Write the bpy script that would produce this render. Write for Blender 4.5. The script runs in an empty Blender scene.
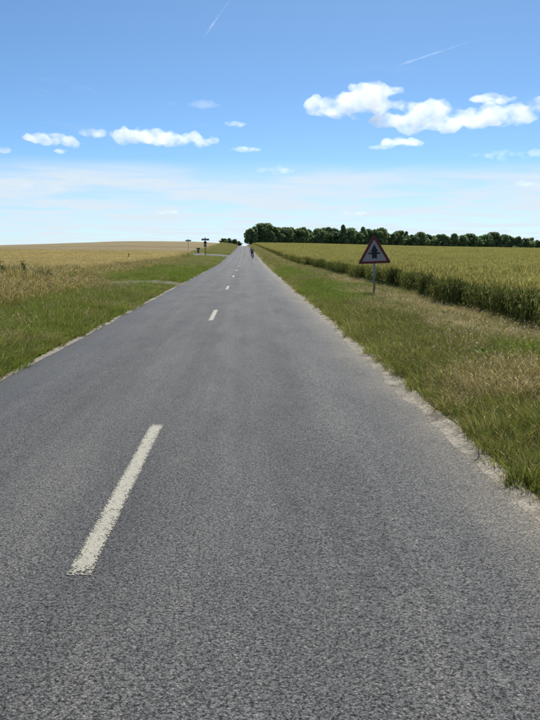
import bpy, bmesh, math, random
import numpy as np
from mathutils import Vector, Matrix, Euler, noise as mnoise

random.seed(7)
rng = np.random.default_rng(11)
scene = bpy.context.scene
COL = scene.collection
R = math.radians

# ------------------------------------------------------------------ camera
EYE = 1.65
PITCH, YAW = 8.67, 1.75
cam_data = bpy.data.cameras.new("camera")
cam_data.sensor_fit = 'VERTICAL'
cam_data.sensor_height = 24.0
cam_data.lens = 24.0 * 728.0 / 720.0
cam_data.clip_start = 0.05
cam_data.clip_end = 90000.0
cam = bpy.data.objects.new("camera", cam_data)
COL.objects.link(cam)
cam.location = (0, 0, EYE)
cam.rotation_euler = (R(90 - PITCH), 0, R(-YAW))
scene.camera = cam

# ------------------------------------------------------------------ world: daylight sky with a thin high veil towards the horizon
SUN_EL, SUN_AZ = 50.0, 14.0            # azimuth clockwise from the road direction (+Y)
SKY_STRENGTH = 0.114
world = bpy.data.worlds.new("World")
scene.world = world
world.use_nodes = True
wt = world.node_tree
wt.nodes.clear()


def N(t, typ, **kw):
    n = t.nodes.new(typ)
    for k, v in kw.items():
        if k.startswith("i_"):
            n.inputs[k[2:].replace("_", " ")].default_value = v
        elif k[0] == "n" and k[1:].isdigit():
            n.inputs[int(k[1:])].default_value = v
        else:
            setattr(n, k, v)
    return n


def LK(t, a, ao, b, bi):
    t.links.new(a.outputs[ao], b.inputs[bi])


def ramp(t, stops, interp='LINEAR'):
    n = t.nodes.new("ShaderNodeValToRGB")
    n.color_ramp.interpolation = interp
    el = n.color_ramp.elements
    while len(el) < len(stops):
        el.new(0.5)
    for e, (p, c) in zip(el, stops):
        e.position = p
        e.color = (c, c, c, 1) if not hasattr(c, "__len__") else (*c, 1)
    return n


def mathn(t, op, a=None, b=None, clamp=False):
    n = t.nodes.new("ShaderNodeMath")
    n.operation = op
    n.use_clamp = clamp
    for i, v in enumerate((a, b)):
        if v is None:
            continue
        if isinstance(v, (int, float)):
            n.inputs[i].default_value = v
        else:
            t.links.new(v, n.inputs[i])
    return n.outputs[0]


sky = N(wt, "ShaderNodeTexSky", sky_type='NISHITA', sun_disc=False)
sky.sun_elevation = R(SUN_EL)
sky.sun_rotation = R(SUN_AZ)
sky.altitude = 100
sky.air_density = 0.6
sky.dust_density = 0.35
sky.ozone_density = 3.0
tc = N(wt, "ShaderNodeTexCoord")
sep = N(wt, "ShaderNodeSeparateXYZ")
LK(wt, tc, "Generated", sep, 0)
zz = mathn(wt, 'MAXIMUM', sep.outputs[2], 0.0)
den = mathn(wt, 'ADD', zz, 0.035)
px = mathn(wt, 'DIVIDE', sep.outputs[0], den)
py = mathn(wt, 'DIVIDE', sep.outputs[1], den)
comb = N(wt, "ShaderNodeCombineXYZ")
wt.links.new(px, comb.inputs[0])
wt.links.new(py, comb.inputs[1])
n1 = N(wt, "ShaderNodeTexNoise", i_Scale=0.75, i_Detail=7.0, i_Roughness=0.58, i_Distortion=0.5)
LK(wt, comb, 0, n1, "Vector")
n2 = N(wt, "ShaderNodeTexNoise", i_Scale=0.16, i_Detail=3.0, i_Roughness=0.5)
LK(wt, comb, 0, n2, "Vector")
# the veil: a sheet of high thin cloud whose near edge ends about six degrees up
edge = mathn(wt, 'ADD', zz, mathn(wt, 'MULTIPLY', mathn(wt, 'SUBTRACT', n2.outputs[0], 0.5), 0.045))
mr = N(wt, "ShaderNodeMapRange", interpolation_type='SMOOTHSTEP')
wt.links.new(edge, mr.inputs[0])
for i, v in enumerate((0.118, 0.088, 0.0, 1.0)):
    mr.inputs[i + 1].default_value = v
streak = ramp(wt, [(0.38, 0.42), (0.58, 1.0)])
LK(wt, n1, 0, streak, 0)
veil = mathn(wt, 'MULTIPLY', mathn(wt, 'MULTIPLY', mr.outputs[0], streak.outputs[0]), 0.93)
# faint wisps above the veil
wisp = ramp(wt, [(0.58, 0.0), (0.80, 0.22)])
LK(wt, n1, 0, wisp, 0)
allv = mathn(wt, 'MAXIMUM', veil, wisp.outputs[0])
tint = N(wt, "ShaderNodeMix", data_type='RGBA', blend_type='MULTIPLY')
tint.inputs[0].default_value = 1.0
LK(wt, sky, 0, tint, 6)
tint.inputs[7].default_value = (0.74, 0.97, 1.05, 1)
mixv = N(wt, "ShaderNodeMix", data_type='RGBA')
wt.links.new(allv, mixv.inputs[0])
LK(wt, tint, 2, mixv, 6)
mixv.inputs[7].default_value = (5.95, 6.75, 7.4, 1)
bg = N(wt, "ShaderNodeBackground", i_Strength=SKY_STRENGTH)
LK(wt, mixv, 2, bg, 0)
wo = N(wt, "ShaderNodeOutputWorld")
LK(wt, bg, 0, wo, 0)

# ------------------------------------------------------------------ sun
sd = bpy.data.lights.new("sun", 'SUN')
sd.energy = 4.6
sd.angle = R(0.53)
sd.color = (1.0, 0.955, 0.88)
sun = bpy.data.objects.new("sun", sd)
COL.objects.link(sun)
to_sun = Vector((math.sin(R(SUN_AZ)) * math.cos(R(SUN_EL)), math.cos(R(SUN_AZ)) * math.cos(R(SUN_EL)), math.sin(R(SUN_EL))))
sun.rotation_euler = to_sun.to_track_quat('Z', 'Y').to_euler()
sun.location = (20, 60, 80)

# ------------------------------------------------------------------ render / exposure
scene.render.engine = 'CYCLES'
scene.view_settings.view_transform = 'Standard'
scene.view_settings.look = 'None'
scene.view_settings.exposure = 0.14
scene.view_settings.gamma = 1.0
scene.view_settings.use_curve_mapping = False
cy = scene.cycles
cy.max_bounces = 8
cy.diffuse_bounces = 3
cy.glossy_bounces = 2
cy.transmission_bounces = 4
cy.volume_bounces = 4
cy.transparent_max_bounces = 12
cy.caustics_reflective = False
cy.caustics_refractive = False
cy.use_denoising = True

# ------------------------------------------------------------------ helpers
def tag(o, label=None, cat=None, group=None, kind=None):
    if label: o["label"] = label
    if cat: o["category"] = cat
    if group: o["group"] = group
    if kind: o["kind"] = kind
    return o


def empty(name, loc=(0, 0, 0), rz=0.0):
    o = bpy.data.objects.new(name, None)
    o.empty_display_size = 0.3
    o.location = loc
    o.rotation_euler = (0, 0, rz)
    COL.objects.link(o)
    return o


def link(name, me, mat=None, parent=None, smooth=False):
    o = bpy.data.objects.new(name, me)
    COL.objects.link(o)
    if mat is not None:
        me.materials.clear()
        me.materials.append(mat)
    if parent is not None:
        o.parent = parent
    if smooth:
        me.polygons.foreach_set("use_smooth", [True] * len(me.polygons))
    return o


def mesh_np(name, v, f, col=None, smooth=False):
    me = bpy.data.meshes.new(name)
    if isinstance(f, np.ndarray):
        f = f.tolist()
    me.from_pydata([tuple(p) for p in np.asarray(v, dtype=float).tolist()], [], f)
    if col is not None:
        a = me.color_attributes.new("Col", 'FLOAT_COLOR', 'POINT')
        c = np.ones((len(v), 4), dtype=np.float32)
        c[:, :3] = col
        a.data.foreach_set("color", c.ravel())
    if smooth:
        me.polygons.foreach_set("use_smooth", [True] * len(me.polygons))
    me.update()
    return me


def bm_mesh(name, bm, smooth=False):
    me = bpy.data.meshes.new(name)
    bmesh.ops.recalc_face_normals(bm, faces=bm.faces[:])
    bm.to_mesh(me)
    bm.free()
    if smooth:
        me.polygons.foreach_set("use_smooth", [True] * len(me.polygons))
    return me


def bm_box(bm, c, s, rot=None, bevel=0.0):
    r = bmesh.ops.create_cube(bm, size=1.0)
    vs = r["verts"]
    for v in vs:
        v.co = Vector((v.co.x * s[0], v.co.y * s[1], v.co.z * s[2]))
    if bevel > 0:
        es = list({e for v in vs for e in v.link_edges})
        rb = bmesh.ops.bevel(bm, geom=es, offset=bevel, segments=2, affect='EDGES', profile=0.6)
        vs = list({v for f in rb["faces"] for v in f.verts} | {v for v in vs if v.is_valid})
    for v in vs:
        co = v.co.copy()
        if rot is not None:
            co = rot @ co
        v.co = co + Vector(c)
    return vs


def bm_tube(bm, a, b, r0, r1=None, n=10, caps=True):
    r1 = r0 if r1 is None else r1
    a, b = Vector(a), Vector(b)
    d = (b - a)
    q = d.to_track_quat('Z', 'Y')
    ra, rb = [], []
    for i in range(n):
        t = 2 * math.pi * i / n
        o = Vector((math.cos(t), math.sin(t), 0))
        ra.append(bm.verts.new(a + q @ (o * r0)))
        rb.append(bm.verts.new(b + q @ (o * r1)))
    for i in range(n):
        j = (i + 1) % n
        bm.faces.new((ra[i], ra[j], rb[j], rb[i]))
    if caps:
        bm.faces.new(ra[::-1])
        bm.faces.new(rb)


def bm_torus(bm, c, axis, R0, r, n=28, m=8):
    q = Vector(axis).to_track_quat('Z', 'Y')
    rings = []
    for i in range(n):
        t = 2 * math.pi * i / n
        ring = []
        for k in range(m):
            u = 2 * math.pi * k / m
            p = Vector(((R0 + r * math.cos(u)) * math.cos(t), (R0 + r * math.cos(u)) * math.sin(t), r * math.sin(u)))
            ring.append(bm.verts.new(Vector(c) + q @ p))
        rings.append(ring)
    for i in range(n):
        for k in range(m):
            bm.faces.new((rings[i][k], rings[(i + 1) % n][k], rings[(i + 1) % n][(k + 1) % m], rings[i][(k + 1) % m]))


# ---- value noise in numpy
_H = rng.random((256, 256))


def vnoise(x, y, s=1.0, seed=0):
    x = np.asarray(x, dtype=float) * s + seed * 17.31
    y = np.asarray(y, dtype=float) * s + seed * 9.77
    xi, yi = np.floor(x).astype(int), np.floor(y).astype(int)
    fx, fy = x - xi, y - yi
    fx, fy = fx * fx * (3 - 2 * fx), fy * fy * (3 - 2 * fy)
    g = lambda a, b: _H[a & 255, b & 255]
    return (g(xi, yi) * (1 - fx) + g(xi + 1, yi) * fx) * (1 - fy) + (g(xi, yi + 1) * (1 - fx) + g(xi + 1, yi + 1) * fx) * fy


def fbm(x, y, s=1.0, seed=0, oct=4):
    a, t, w = 0.0, 0.0, 1.0
    for o in range(oct):
        a = a + w * vnoise(x, y, s * 2 ** o, seed + o)
        t += w
        w *= 0.5
    return a / t


def sstep(a, b, x):
    t = np.clip((np.asarray(x, dtype=float) - a) / (b - a), 0, 1)
    return t * t * (3 - 2 * t)


# ------------------------------------------------------------------ terrain
_ys = np.arange(-200.0, 7000.0, 1.0)
_sl = np.interp(_ys, [-200, 55, 110, 320, 385, 450, 700, 1000, 7000], [0, 0, 0.01165, 0.01165, 0, -0.010, -0.004, 0, 0])
_prof = np.cumsum(_sl)


def road_z(y):
    return np.interp(y, _ys, _prof)


def road_cx(y):                       # the road bends a touch to the left on the rise
    t = np.clip((np.asarray(y, dtype=float) - 70) / 300.0, 0, 3)
    return -2.0 * t ** 1.7


RL, RC, RR = -3.17, -0.86, 1.83       # left edge, centre line, right edge (metres from the camera's axis)
_lat = [-4000, -400, -250, -136, -95, -53, -25, -9, -5.5, -3.2, 1.9, 4.0, 8, 30, 84, 160, 260, 400, 4000]
_hr = [0.0, 0.6, 1.2, 2.0, 3.6, 5.2, 5.0, 4.1, 3.6, 3.1, 3.1, 3.4, 3.75, 3.4, 1.9, -0.3, -0.8, -0.8, -0.8]


def ground_z(x, y):
    x, y = np.asarray(x, dtype=float), np.asarray(y, dtype=float)
    lat = x - road_cx(y)
    base = road_z(y)
    f = np.interp(lat, _lat, _hr) / 3.1
    z = base * f
    # near verges: a low rounded bank either side of the road
    near = 1 - 0.6 * sstep(60, 200, y)
    bank_r = 0.16 * sstep(RR + 0.35, RR + 2.2, lat) + 0.05 * sstep(5.2, 6.5, lat)
    bank_l = 0.10 * sstep(RL - 0.1, RL - 1.6, lat)
    z = z + near * (bank_r + bank_l)
    off = np.maximum(RL - lat, lat - RR)
    amp = sstep(0.15, 1.2, off)
    z = z + amp * (0.09 * (fbm(x, y, 0.7, 3) - 0.5) + 0.05 * (fbm(x, y, 3.1, 5) - 0.5))
    # under the carriageway the earth lies just below the road sheet
    z = np.where(off < 0.0, z - 0.05, z - 0.05 * (1 - sstep(0.0, 0.25, off)))
    return z


def gz(x, y):
    return float(ground_z(np.array([x]), np.array([y]))[0])


def axis(parts):
    out = []
    for a, b, st in parts:
        out += list(np.arange(a, b, st))
    return np.array(out)


gx_near = axis([(-14, -9, 0.5), (-9, -2.6, 0.12), (-2.6, 1.2, 0.6), (1.2, 7.5, 0.12), (7.5, 14, 0.5)])
gxs = np.concatenate([-np.geomspace(6000, 15, 46), gx_near, np.geomspace(15, 6000, 46)])
gys = np.concatenate([np.array([-300, -120, -60, -30, -15, -8, -4]), np.arange(-2, 40, 0.22), np.geomspace(40, 450, 120), np.geomspace(470, 7000, 36)])


def sheet(name, xs, ys, zf, follow=True):
    X, Y = np.meshgrid(xs, ys)
    if follow:
        X = X + road_cx(Y)
    Z = zf(X, Y)
    v = np.stack([X.ravel(), Y.ravel(), Z.ravel()], 1)
    nx, ny = len(xs), len(ys)
    i = np.arange(nx * ny).reshape(ny, nx)
    f = np.stack([i[:-1, :-1].ravel(), i[:-1, 1:].ravel(), i[1:, 1:].ravel(), i[1:, :-1].ravel()], 1)
    return mesh_np(name, v, f, smooth=True)


# ------------------------------------------------------------------ materials
def newmat(name):
    m = bpy.data.materials.new(name)
    m.use_nodes = True
    t = m.node_tree
    t.nodes.clear()
    o = t.nodes.new("ShaderNodeOutputMaterial")
    return m, t, o


def simple(name, col, rough=0.6, metal=0.0, var=0.15, scale=20.0, spec=0.4):
    m, t, o = newmat(name)
    p = N(t, "ShaderNodeBsdfPrincipled", i_Roughness=rough, i_Metallic=metal)
    p.inputs["Specular IOR Level"].default_value = spec
    g = N(t, "ShaderNodeTexCoord")
    n = N(t, "ShaderNodeTexNoise", i_Scale=scale, i_Detail=4.0)
    LK(t, g, "Object", n, "Vector")
    r = ramp(t, [(0.3, [c * (1 - var) for c in col]), (0.7, [min(1, c * (1 + var)) for c in col])])
    LK(t, n, 0, r, 0)
    LK(t, r, 0, p, "Base Color")
    LK(t, p, 0, o, 0)
    return m


def mat_asphalt():
    m, t, o = newmat("asphalt_chippings")
    p = N(t, "ShaderNodeBsdfPrincipled")
    p.inputs["Specular IOR Level"].default_value = 0.17
    geo = N(t, "ShaderNodeNewGeometry")
    sp = N(t, "ShaderNodeSeparateXYZ")
    LK(t, geo, "Position", sp, 0)
    # stone chippings
    wn = N(t, "ShaderNodeTexNoise", i_Scale=55.0, i_Detail=3.0)
    LK(t, geo, "Position", wn, "Vector")
    wv = N(t, "ShaderNodeVectorMath", operation='MULTIPLY_ADD')
    LK(t, wn, "Color", wv, 0)
    wv.inputs[1].default_value = (0.017, 0.017, 0.017)
    LK(t, geo, "Position", wv, 2)
    vo = N(t, "ShaderNodeTexVoronoi", i_Scale=118.0, i_Randomness=1.0)
    LK(t, wv, 0, vo, "Vector")
    vc = N(t, "ShaderNodeTexVoronoi", i_Scale=31.0, i_Randomness=1.0)
    LK(t, wv, 0, vc, "Vector")
    hsv = N(t, "ShaderNodeSeparateColor")
    LK(t, vo, "Color", hsv, 0)
    chips = ramp(t, [(0.0, (0.085, 0.085, 0.085)), (0.28, (0.158, 0.157, 0.153)), (0.68, (0.210, 0.207, 0.198)), (0.90, (0.250, 0.242, 0.222)), (1.0, (0.36, 0.338, 0.30))])
    LK(t, hsv, 0, chips, 0)
    # dark binder in the gaps
    gap = ramp(t, [(0.35, 1.0), (0.80, 0.44)])
    vs = mathn(t, 'MULTIPLY', vo.outputs["Distance"], 1.0)
    t.links.new(vs, gap.inputs[0])
    mul = N(t, "ShaderNodeMix", data_type='RGBA', blend_type='MULTIPLY')
    mul.inputs[0].default_value = 1.0
    LK(t, chips, 0, mul, 6)
    LK(t, gap, 0, mul, 7)
    np_ = N(t, "ShaderNodeTexNoise", i_Scale=64.0, i_Detail=4.0, i_Roughness=0.65)
    LK(t, geo, "Position", np_, "Vector")
    pore = ramp(t, [(0.36, 0.22), (0.47, 1.0), (0.62, 1.08)])
    LK(t, np_, 0, pore, 0)
    mulp = N(t, "ShaderNodeMix", data_type='RGBA', blend_type='MULTIPLY')
    mulp.inputs[0].default_value = 1.0
    LK(t, mul, 2, mulp, 6)
    LK(t, pore, 0, mulp, 7)
    mul = mulp
    # coarse blotches
    mb = N(t, "ShaderNodeMapping")
    mb.inputs["Scale"].default_value = (1.0, 0.22, 1.0)
    LK(t, geo, "Position", mb, 0)
    nb = N(t, "ShaderNodeTexNoise", i_Scale=1.5, i_Detail=7.0, i_Roughness=0.66)
    LK(t, mb, 0, nb, "Vector")
    blot = ramp(t, [(0.30, (0.74, 0.745, 0.76)), (0.5, (0.98, 0.975, 0.96)), (0.70, (1.20, 1.18, 1.13))])
    LK(t, nb, 0, blot, 0)
    # streaks along the driving direction: traffic wear has a shape of its own
    mp = N(t, "ShaderNodeMapping")
    mp.inputs["Scale"].default_value = (1.9, 0.035, 1.0)
    LK(t, geo, "Position", mp, 0)
    ns = N(t, "ShaderNodeTexNoise", i_Scale=1.0, i_Detail=4.0, i_Roughness=0.6)
    LK(t, mp, 0, ns, "Vector")
    strk = ramp(t, [(0.3, (0.78, 0.785, 0.80)), (0.52, (0.98, 0.98, 0.97)), (0.70, (1.18, 1.16, 1.11))])
    LK(t, ns, 0, strk, 0)
    m2 = N(t, "ShaderNodeMix", data_type='RGBA', blend_type='MULTIPLY')
    m2.inputs[0].default_value = 1.0
    LK(t, mul, 2, m2, 6)
    LK(t, blot, 0, m2, 7)
    m3 = N(t, "ShaderNodeMix", data_type='RGBA', blend_type='MULTIPLY')
    m3.inputs[0].default_value = 0.85
    LK(t, m2, 2, m3, 6)
    LK(t, strk, 0, m3, 7)
    # wheel tracks polished paler, the strip between and the lane middles darker
    wx_ = mathn(t, 'ADD', sp.outputs[0], mathn(t, 'MULTIPLY', mathn(t, 'SUBTRACT', nb.outputs[0], 0.5), 0.5))
    wr = N(t, "ShaderNodeMapRange")
    t.links.new(wx_, wr.inputs[0])
    wr.inputs[1].default_value, wr.inputs[2].default_value = -3.2, 1.9
    k_ = lambda x: (x + 3.2) / 5.1
    tr_ = ramp(t, [(k_(-3.1), 0.97), (k_(-2.45), 1.05), (k_(-1.9), 0.92), (k_(-1.25), 1.0), (k_(-0.8), 0.90), (k_(-0.1), 1.06), (k_(0.5), 0.96), (k_(1.1), 1.09), (k_(1.7), 1.0)], 'EASE')
    LK(t, wr, 0, tr_, 0)
    m3b = N(t, "ShaderNodeMix", data_type='RGBA', blend_type='MULTIPLY')
    m3b.inputs[0].default_value = 1.0
    LK(t, m3, 2, m3b, 6)
    LK(t, tr_, 0, m3b, 7)
    m3 = m3b
    # bluish tighter binder strip on the left lane, paler dusty strip along the right edge
    n4 = N(t, "ShaderNodeTexNoise", i_Scale=0.5, i_Detail=3.0)
    LK(t, geo, "Position", n4, "Vector")
    xw = mathn(t, 'ADD', sp.outputs[0], mathn(t, 'MULTIPLY', mathn(t, 'SUBTRACT', n4.outputs[0], 0.5), 0.7))
    lr = N(t, "ShaderNodeMapRange", interpolation_type='SMOOTHSTEP')
    t.links.new(xw, lr.inputs[0])
    for i, v in enumerate((-1.9, -2.9, 0.0, 0.55)):
        lr.inputs[i + 1].default_value = v
    m4 = N(t, "ShaderNodeMix", data_type='RGBA')
    LK(t, lr, 0, m4, 0)
    LK(t, m3, 2, m4, 6)
    m4.inputs[7].default_value = (0.095, 0.100, 0.108, 1)
    n5 = N(t, "ShaderNodeTexNoise", i_Scale=5.0, i_Detail=6.0, i_Roughness=0.7)
    LK(t, geo, "Position", n5, "Vector")
    xr_ = mathn(t, 'ADD', xw, mathn(t, 'MULTIPLY', mathn(t, 'SUBTRACT', n5.outputs[0], 0.5), 0.55))
    xr_ = mathn(t, 'ADD', xr_, mathn(t, 'MULTIPLY', mathn(t, 'SUBTRACT', hsv.outputs[1], 0.5), 0.75))
    rr = N(t, "ShaderNodeMapRange", interpolation_type='SMOOTHSTEP')
    t.links.new(xr_, rr.inputs[0])
    for i, v in enumerate((1.38, 1.86, 0.0, 0.95)):
        rr.inputs[i + 1].default_value = v
    m5 = N(t, "ShaderNodeMix", data_type='RGBA')
    LK(t, rr, 0, m5, 0)
    LK(t, m4, 2, m5, 6)
    dust = ramp(t, [(0.0, (0.20, 0.178, 0.138)), (0.5, (0.30, 0.268, 0.208)), (1.0, (0.40, 0.36, 0.285))])
    LK(t, hsv, 0, dust, 0)
    LK(t, dust, 0, m5, 7)
    LK(t, m5, 2, p, "Base Color")
    ro = ramp(t, [(0.0, 0.6), (1.0, 0.85)])
    LK(t, hsv, 1, ro, 0)
    LK(t, ro, 0, p, "Roughness")
    # relief
    inv = mathn(t, 'SUBTRACT', 1.0, vo.outputs["Distance"])
    hh = mathn(t, 'ADD', inv, mathn(t, 'MULTIPLY', hsv.outputs[2], 0.6))
    hh = mathn(t, 'SUBTRACT', hh, mathn(t, 'MULTIPLY', vc.outputs["Distance"], 0.5))
    nm_ = N(t, "ShaderNodeTexNoise", i_Scale=24.0, i_Detail=5.0, i_Roughness=0.7)
    LK(t, geo, "Position", nm_, "Vector")
    hh = mathn(t, 'ADD', hh, mathn(t, 'MULTIPLY', nm_.outputs[0], 1.6))
    hh = mathn(t, 'ADD', hh, mathn(t, 'MULTIPLY', pore.outputs[0], 0.8))
    b = N(t, "ShaderNodeBump", i_Strength=0.85, i_Distance=0.006)
    t.links.new(hh, b.inputs["Height"])
    LK(t, b, 0, p, "Normal")
    LK(t, p, 0, o, 0)
    return m


def mat_ground():
    m, t, o = newmat("verge_earth")
    p = N(t, "ShaderNodeBsdfPrincipled", i_Roughness=0.95)
    p.inputs["Specular IOR Level"].default_value = 0.1
    geo = N(t, "ShaderNodeNewGeometry")
    n = N(t, "ShaderNodeTexNoise", i_Scale=0.9, i_Detail=8.0, i_Roughness=0.65)
    LK(t, geo, "Position", n, "Vector")
    r = ramp(t, [(0.3, (0.075, 0.095, 0.026)), (0.47, (0.12, 0.125, 0.042)), (0.6, (0.19, 0.16, 0.08)), (0.75, (0.26, 0.21, 0.13))])
    LK(t, n, 0, r, 0)
    LK(t, r, 0, p, "Base Color")
    n2 = N(t, "ShaderNodeTexNoise", i_Scale=28.0, i_Detail=5.0)
    LK(t, geo, "Position", n2, "Vector")
    b = N(t, "ShaderNodeBump", i_Strength=0.8, i_Distance=0.04)
    LK(t, n2, 0, b, "Height")
    LK(t, b, 0, p, "Normal")
    LK(t, p, 0, o, 0)
    return m


def mat_gravel(name="limestone_grit", base=(0.375, 0.335, 0.262)):
    m, t, o = newmat(name)
    p = N(t, "ShaderNodeBsdfPrincipled", i_Roughness=0.92)
    p.inputs["Specular IOR Level"].default_value = 0.15
    geo = N(t, "ShaderNodeNewGeometry")
    vo = N(t, "ShaderNodeTexVoronoi", i_Scale=70.0)
    LK(t, geo, "Position", vo, "Vector")
    s = N(t, "ShaderNodeSeparateColor")
    LK(t, vo, "Color", s, 0)
    r = ramp(t, [(0.0, [c * 0.55 for c in base]), (0.5, base), (1.0, [min(1, c * 1.3) for c in base])])
    LK(t, s, 0, r, 0)
    n = N(t, "ShaderNodeTexNoise", i_Scale=3.5, i_Detail=7.0, i_Roughness=0.65)
    LK(t, geo, "Position", n, "Vector")
    r2 = ramp(t, [(0.33, (0.42, 0.42, 0.40)), (0.55, (1, 1, 1))])
    LK(t, n, 0, r2, 0)
    mx = N(t, "ShaderNodeMix", data_type='RGBA', blend_type='MULTIPLY')
    mx.inputs[0].default_value = 1.0
    LK(t, r, 0, mx, 6)
    LK(t, r2, 0, mx, 7)
    LK(t, mx, 2, p, "Base Color")
    b = N(t, "ShaderNodeBump", i_Strength=0.7, i_Distance=0.012)
    b.invert = True
    LK(t, vo, "Distance", b, "Height")
    LK(t, b, 0, p, "Normal")
    LK(t, p, 0, o, 0)
    return m


def mat_paint():
    m, t, o = newmat("worn_road_paint")
    p = N(t, "ShaderNodeBsdfPrincipled", i_Roughness=0.7)
    geo = N(t, "ShaderNodeNewGeometry")
    vo = N(t, "ShaderNodeTexVoronoi", i_Scale=118.0)
    LK(t, geo, "Position", vo, "Vector")
    n = N(t, "ShaderNodeTexNoise", i_Scale=14.0, i_Detail=6.0, i_Roughness=0.7)
    LK(t, geo, "Position", n, "Vector")
    s = N(t, "ShaderNodeSeparateColor")
    LK(t, vo, "Color", s, 0)
    col = ramp(t, [(0.0, (0.27, 0.25, 0.19)), (0.25, (0.37, 0.345, 0.265)), (1.0, (0.46, 0.43, 0.33))])
    LK(t, s, 0, col, 0)
    LK(t, col, 0, p, "Base Color")
    b = N(t, "ShaderNodeBump", i_Strength=0.6, i_Distance=0.006)
    b.invert = True
    LK(t, vo, "Distance", b, "Height")
    LK(t, b, 0, p, "Normal")
    # paint worn off single chippings, more towards the rim of the mark
    at = N(t, "ShaderNodeAttribute", attribute_name="rim")
    w = mathn(t, 'ADD', mathn(t, 'MULTIPLY', s.outputs[1], 0.55), mathn(t, 'MULTIPLY', n.outputs[0], 0.65))
    w = mathn(t, 'ADD', w, mathn(t, 'MULTIPLY', at.outputs["Fac"], 0.40))
    k = N(t, "ShaderNodeMapRange")
    t.links.new(w, k.inputs[0])
    for i, v in enumerate((0.80, 0.95, 0.0, 1.0)):
        k.inputs[i + 1].default_value = v
    tr = N(t, "ShaderNodeBsdfTransparent")
    mx = N(t, "ShaderNodeMixShader")
    LK(t, k, 0, mx, 0)
    LK(t, p, 0, mx, 1)
    LK(t, tr, 0, mx, 2)
    LK(t, mx, 0, o, 0)
    return m


def mat_blade(name, gain=1.0, translucent=0.50, gloss=0.014, nscale=0.5, namp=0.35):
    """plant tissue: the colour sits in the mesh; patches of paler and darker growth come from world noise"""
    m, t, o = newmat(name)
    at = N(t, "ShaderNodeAttribute", attribute_name="Col")
    oi = N(t, "ShaderNodeObjectInfo")
    geo = N(t, "ShaderNodeNewGeometry")
    n = N(t, "ShaderNodeTexNoise", i_Scale=nscale, i_Detail=4.0, i_Roughness=0.6)
    LK(t, geo, "Position", n, "Vector")
    f = mathn(t, 'ADD', mathn(t, 'MULTIPLY', oi.outputs["Random"], 0.35), 0.82 * gain)
    f = mathn(t, 'ADD', f, mathn(t, 'MULTIPLY', mathn(t, 'SUBTRACT', n.outputs[0], 0.5), namp * 2))
    vm = N(t, "ShaderNodeVectorMath", operation='SCALE')
    LK(t, at, "Color", vm, 0)
    t.links.new(f, vm.inputs["Scale"])
    d = N(t, "ShaderNodeBsdfDiffuse")
    LK(t, vm, 0, d, 0)
    tl = N(t, "ShaderNodeBsdfTranslucent")
    LK(t, vm, 0, tl, 0)
    mx = N(t, "ShaderNodeMixShader")
    mx.inputs[0].default_value = translucent
    LK(t, d, 0, mx, 1)
    LK(t, tl, 0, mx, 2)
    g = N(t, "ShaderNodeBsdfGlossy", i_Roughness=0.42)
    g.inputs[0].default_value = (0.8, 0.85, 0.75, 1)
    m2 = N(t, "ShaderNodeMixShader")
    m2.inputs[0].default_value = gloss
    LK(t, mx, 0, m2, 1)
    LK(t, g, 0, m2, 2)
    LK(t, m2, 0, o, 0)
    return m


def mat_canopy(name, stops, scale, stretch=(1, 1, 1), bump=0.25):
    m, t, o = newmat(name)
    p = N(t, "ShaderNodeBsdfPrincipled", i_Roughness=0.95)
    p.inputs["Specular IOR Level"].default_value = 0.05
    geo = N(t, "ShaderNodeNewGeometry")
    mp = N(t, "ShaderNodeMapping")
    mp.inputs["Scale"].default_value = stretch
    LK(t, geo, "Position", mp, 0)
    n = N(t, "ShaderNodeTexNoise", i_Scale=scale, i_Detail=9.0, i_Roughness=0.68)
    LK(t, mp, 0, n, "Vector")
    r = ramp(t, stops)
    LK(t, n, 0, r, 0)
    LK(t, r, 0, p, "Base Color")
    n2 = N(t, "ShaderNodeTexNoise", i_Scale=4.0, i_Detail=6.0, i_Roughness=0.7)
    LK(t, geo, "Position", n2, "Vector")
    b = N(t, "ShaderNodeBump", i_Strength=0.9, i_Distance=bump)
    LK(t, n2, 0, b, "Height")
    LK(t, b, 0, p, "Normal")
    LK(t, p, 0, o, 0)
    return m


M = {}
M["asphalt"] = mat_asphalt()
M["earth"] = mat_ground()
M["grit"] = mat_gravel()
M["dirt"] = mat_gravel("dusty_track", (0.21, 0.19, 0.13))
M["paint"] = mat_paint()
M["blade"] = mat_blade("grass_tissue")
M["crop"] = mat_blade("wheat_tissue", nscale=0.12, namp=0.25, gloss=0.02, translucent=0.6, gain=1.12)
M["flower"] = mat_blade("petal_tissue", translucent=0.3, gloss=0.0, namp=0.05)
M["leaf"] = mat_blade("tree_leaf", translucent=0.55, gloss=0.03, nscale=0.22, namp=0.45)
M["bark"] = simple("bark", (0.085, 0.068, 0.05), 0.9, var=0.35, scale=6)
M["steel"] = simple("galvanised_steel", (0.30, 0.31, 0.32), 0.5, 0.6, var=0.12, scale=14)
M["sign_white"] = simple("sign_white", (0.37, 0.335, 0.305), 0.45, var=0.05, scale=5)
M["sign_red"] = simple("sign_red", (0.18, 0.020, 0.022), 0.55, var=0.10, scale=6)
M["sign_black"] = simple("sign_black", (0.010, 0.010, 0.012), 0.45, var=0.1)
M["sign_back"] = simple("sign_dull_back", (0.16, 0.165, 0.17), 0.6, 0.3, var=0.12)
M["dark_metal"] = simple("dark_painted_metal", (0.035, 0.038, 0.04), 0.55, 0.2)
M["wood"] = simple("weathered_wood", (0.10, 0.07, 0.045), 0.9, var=0.3)

# ------------------------------------------------------------------ ground sheet
ground = link("ground", sheet("ground", gxs, gys, ground_z), M["earth"])
tag(ground, "earth and grass verges rolling up to the horizon", "ground", kind="structure")

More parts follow.
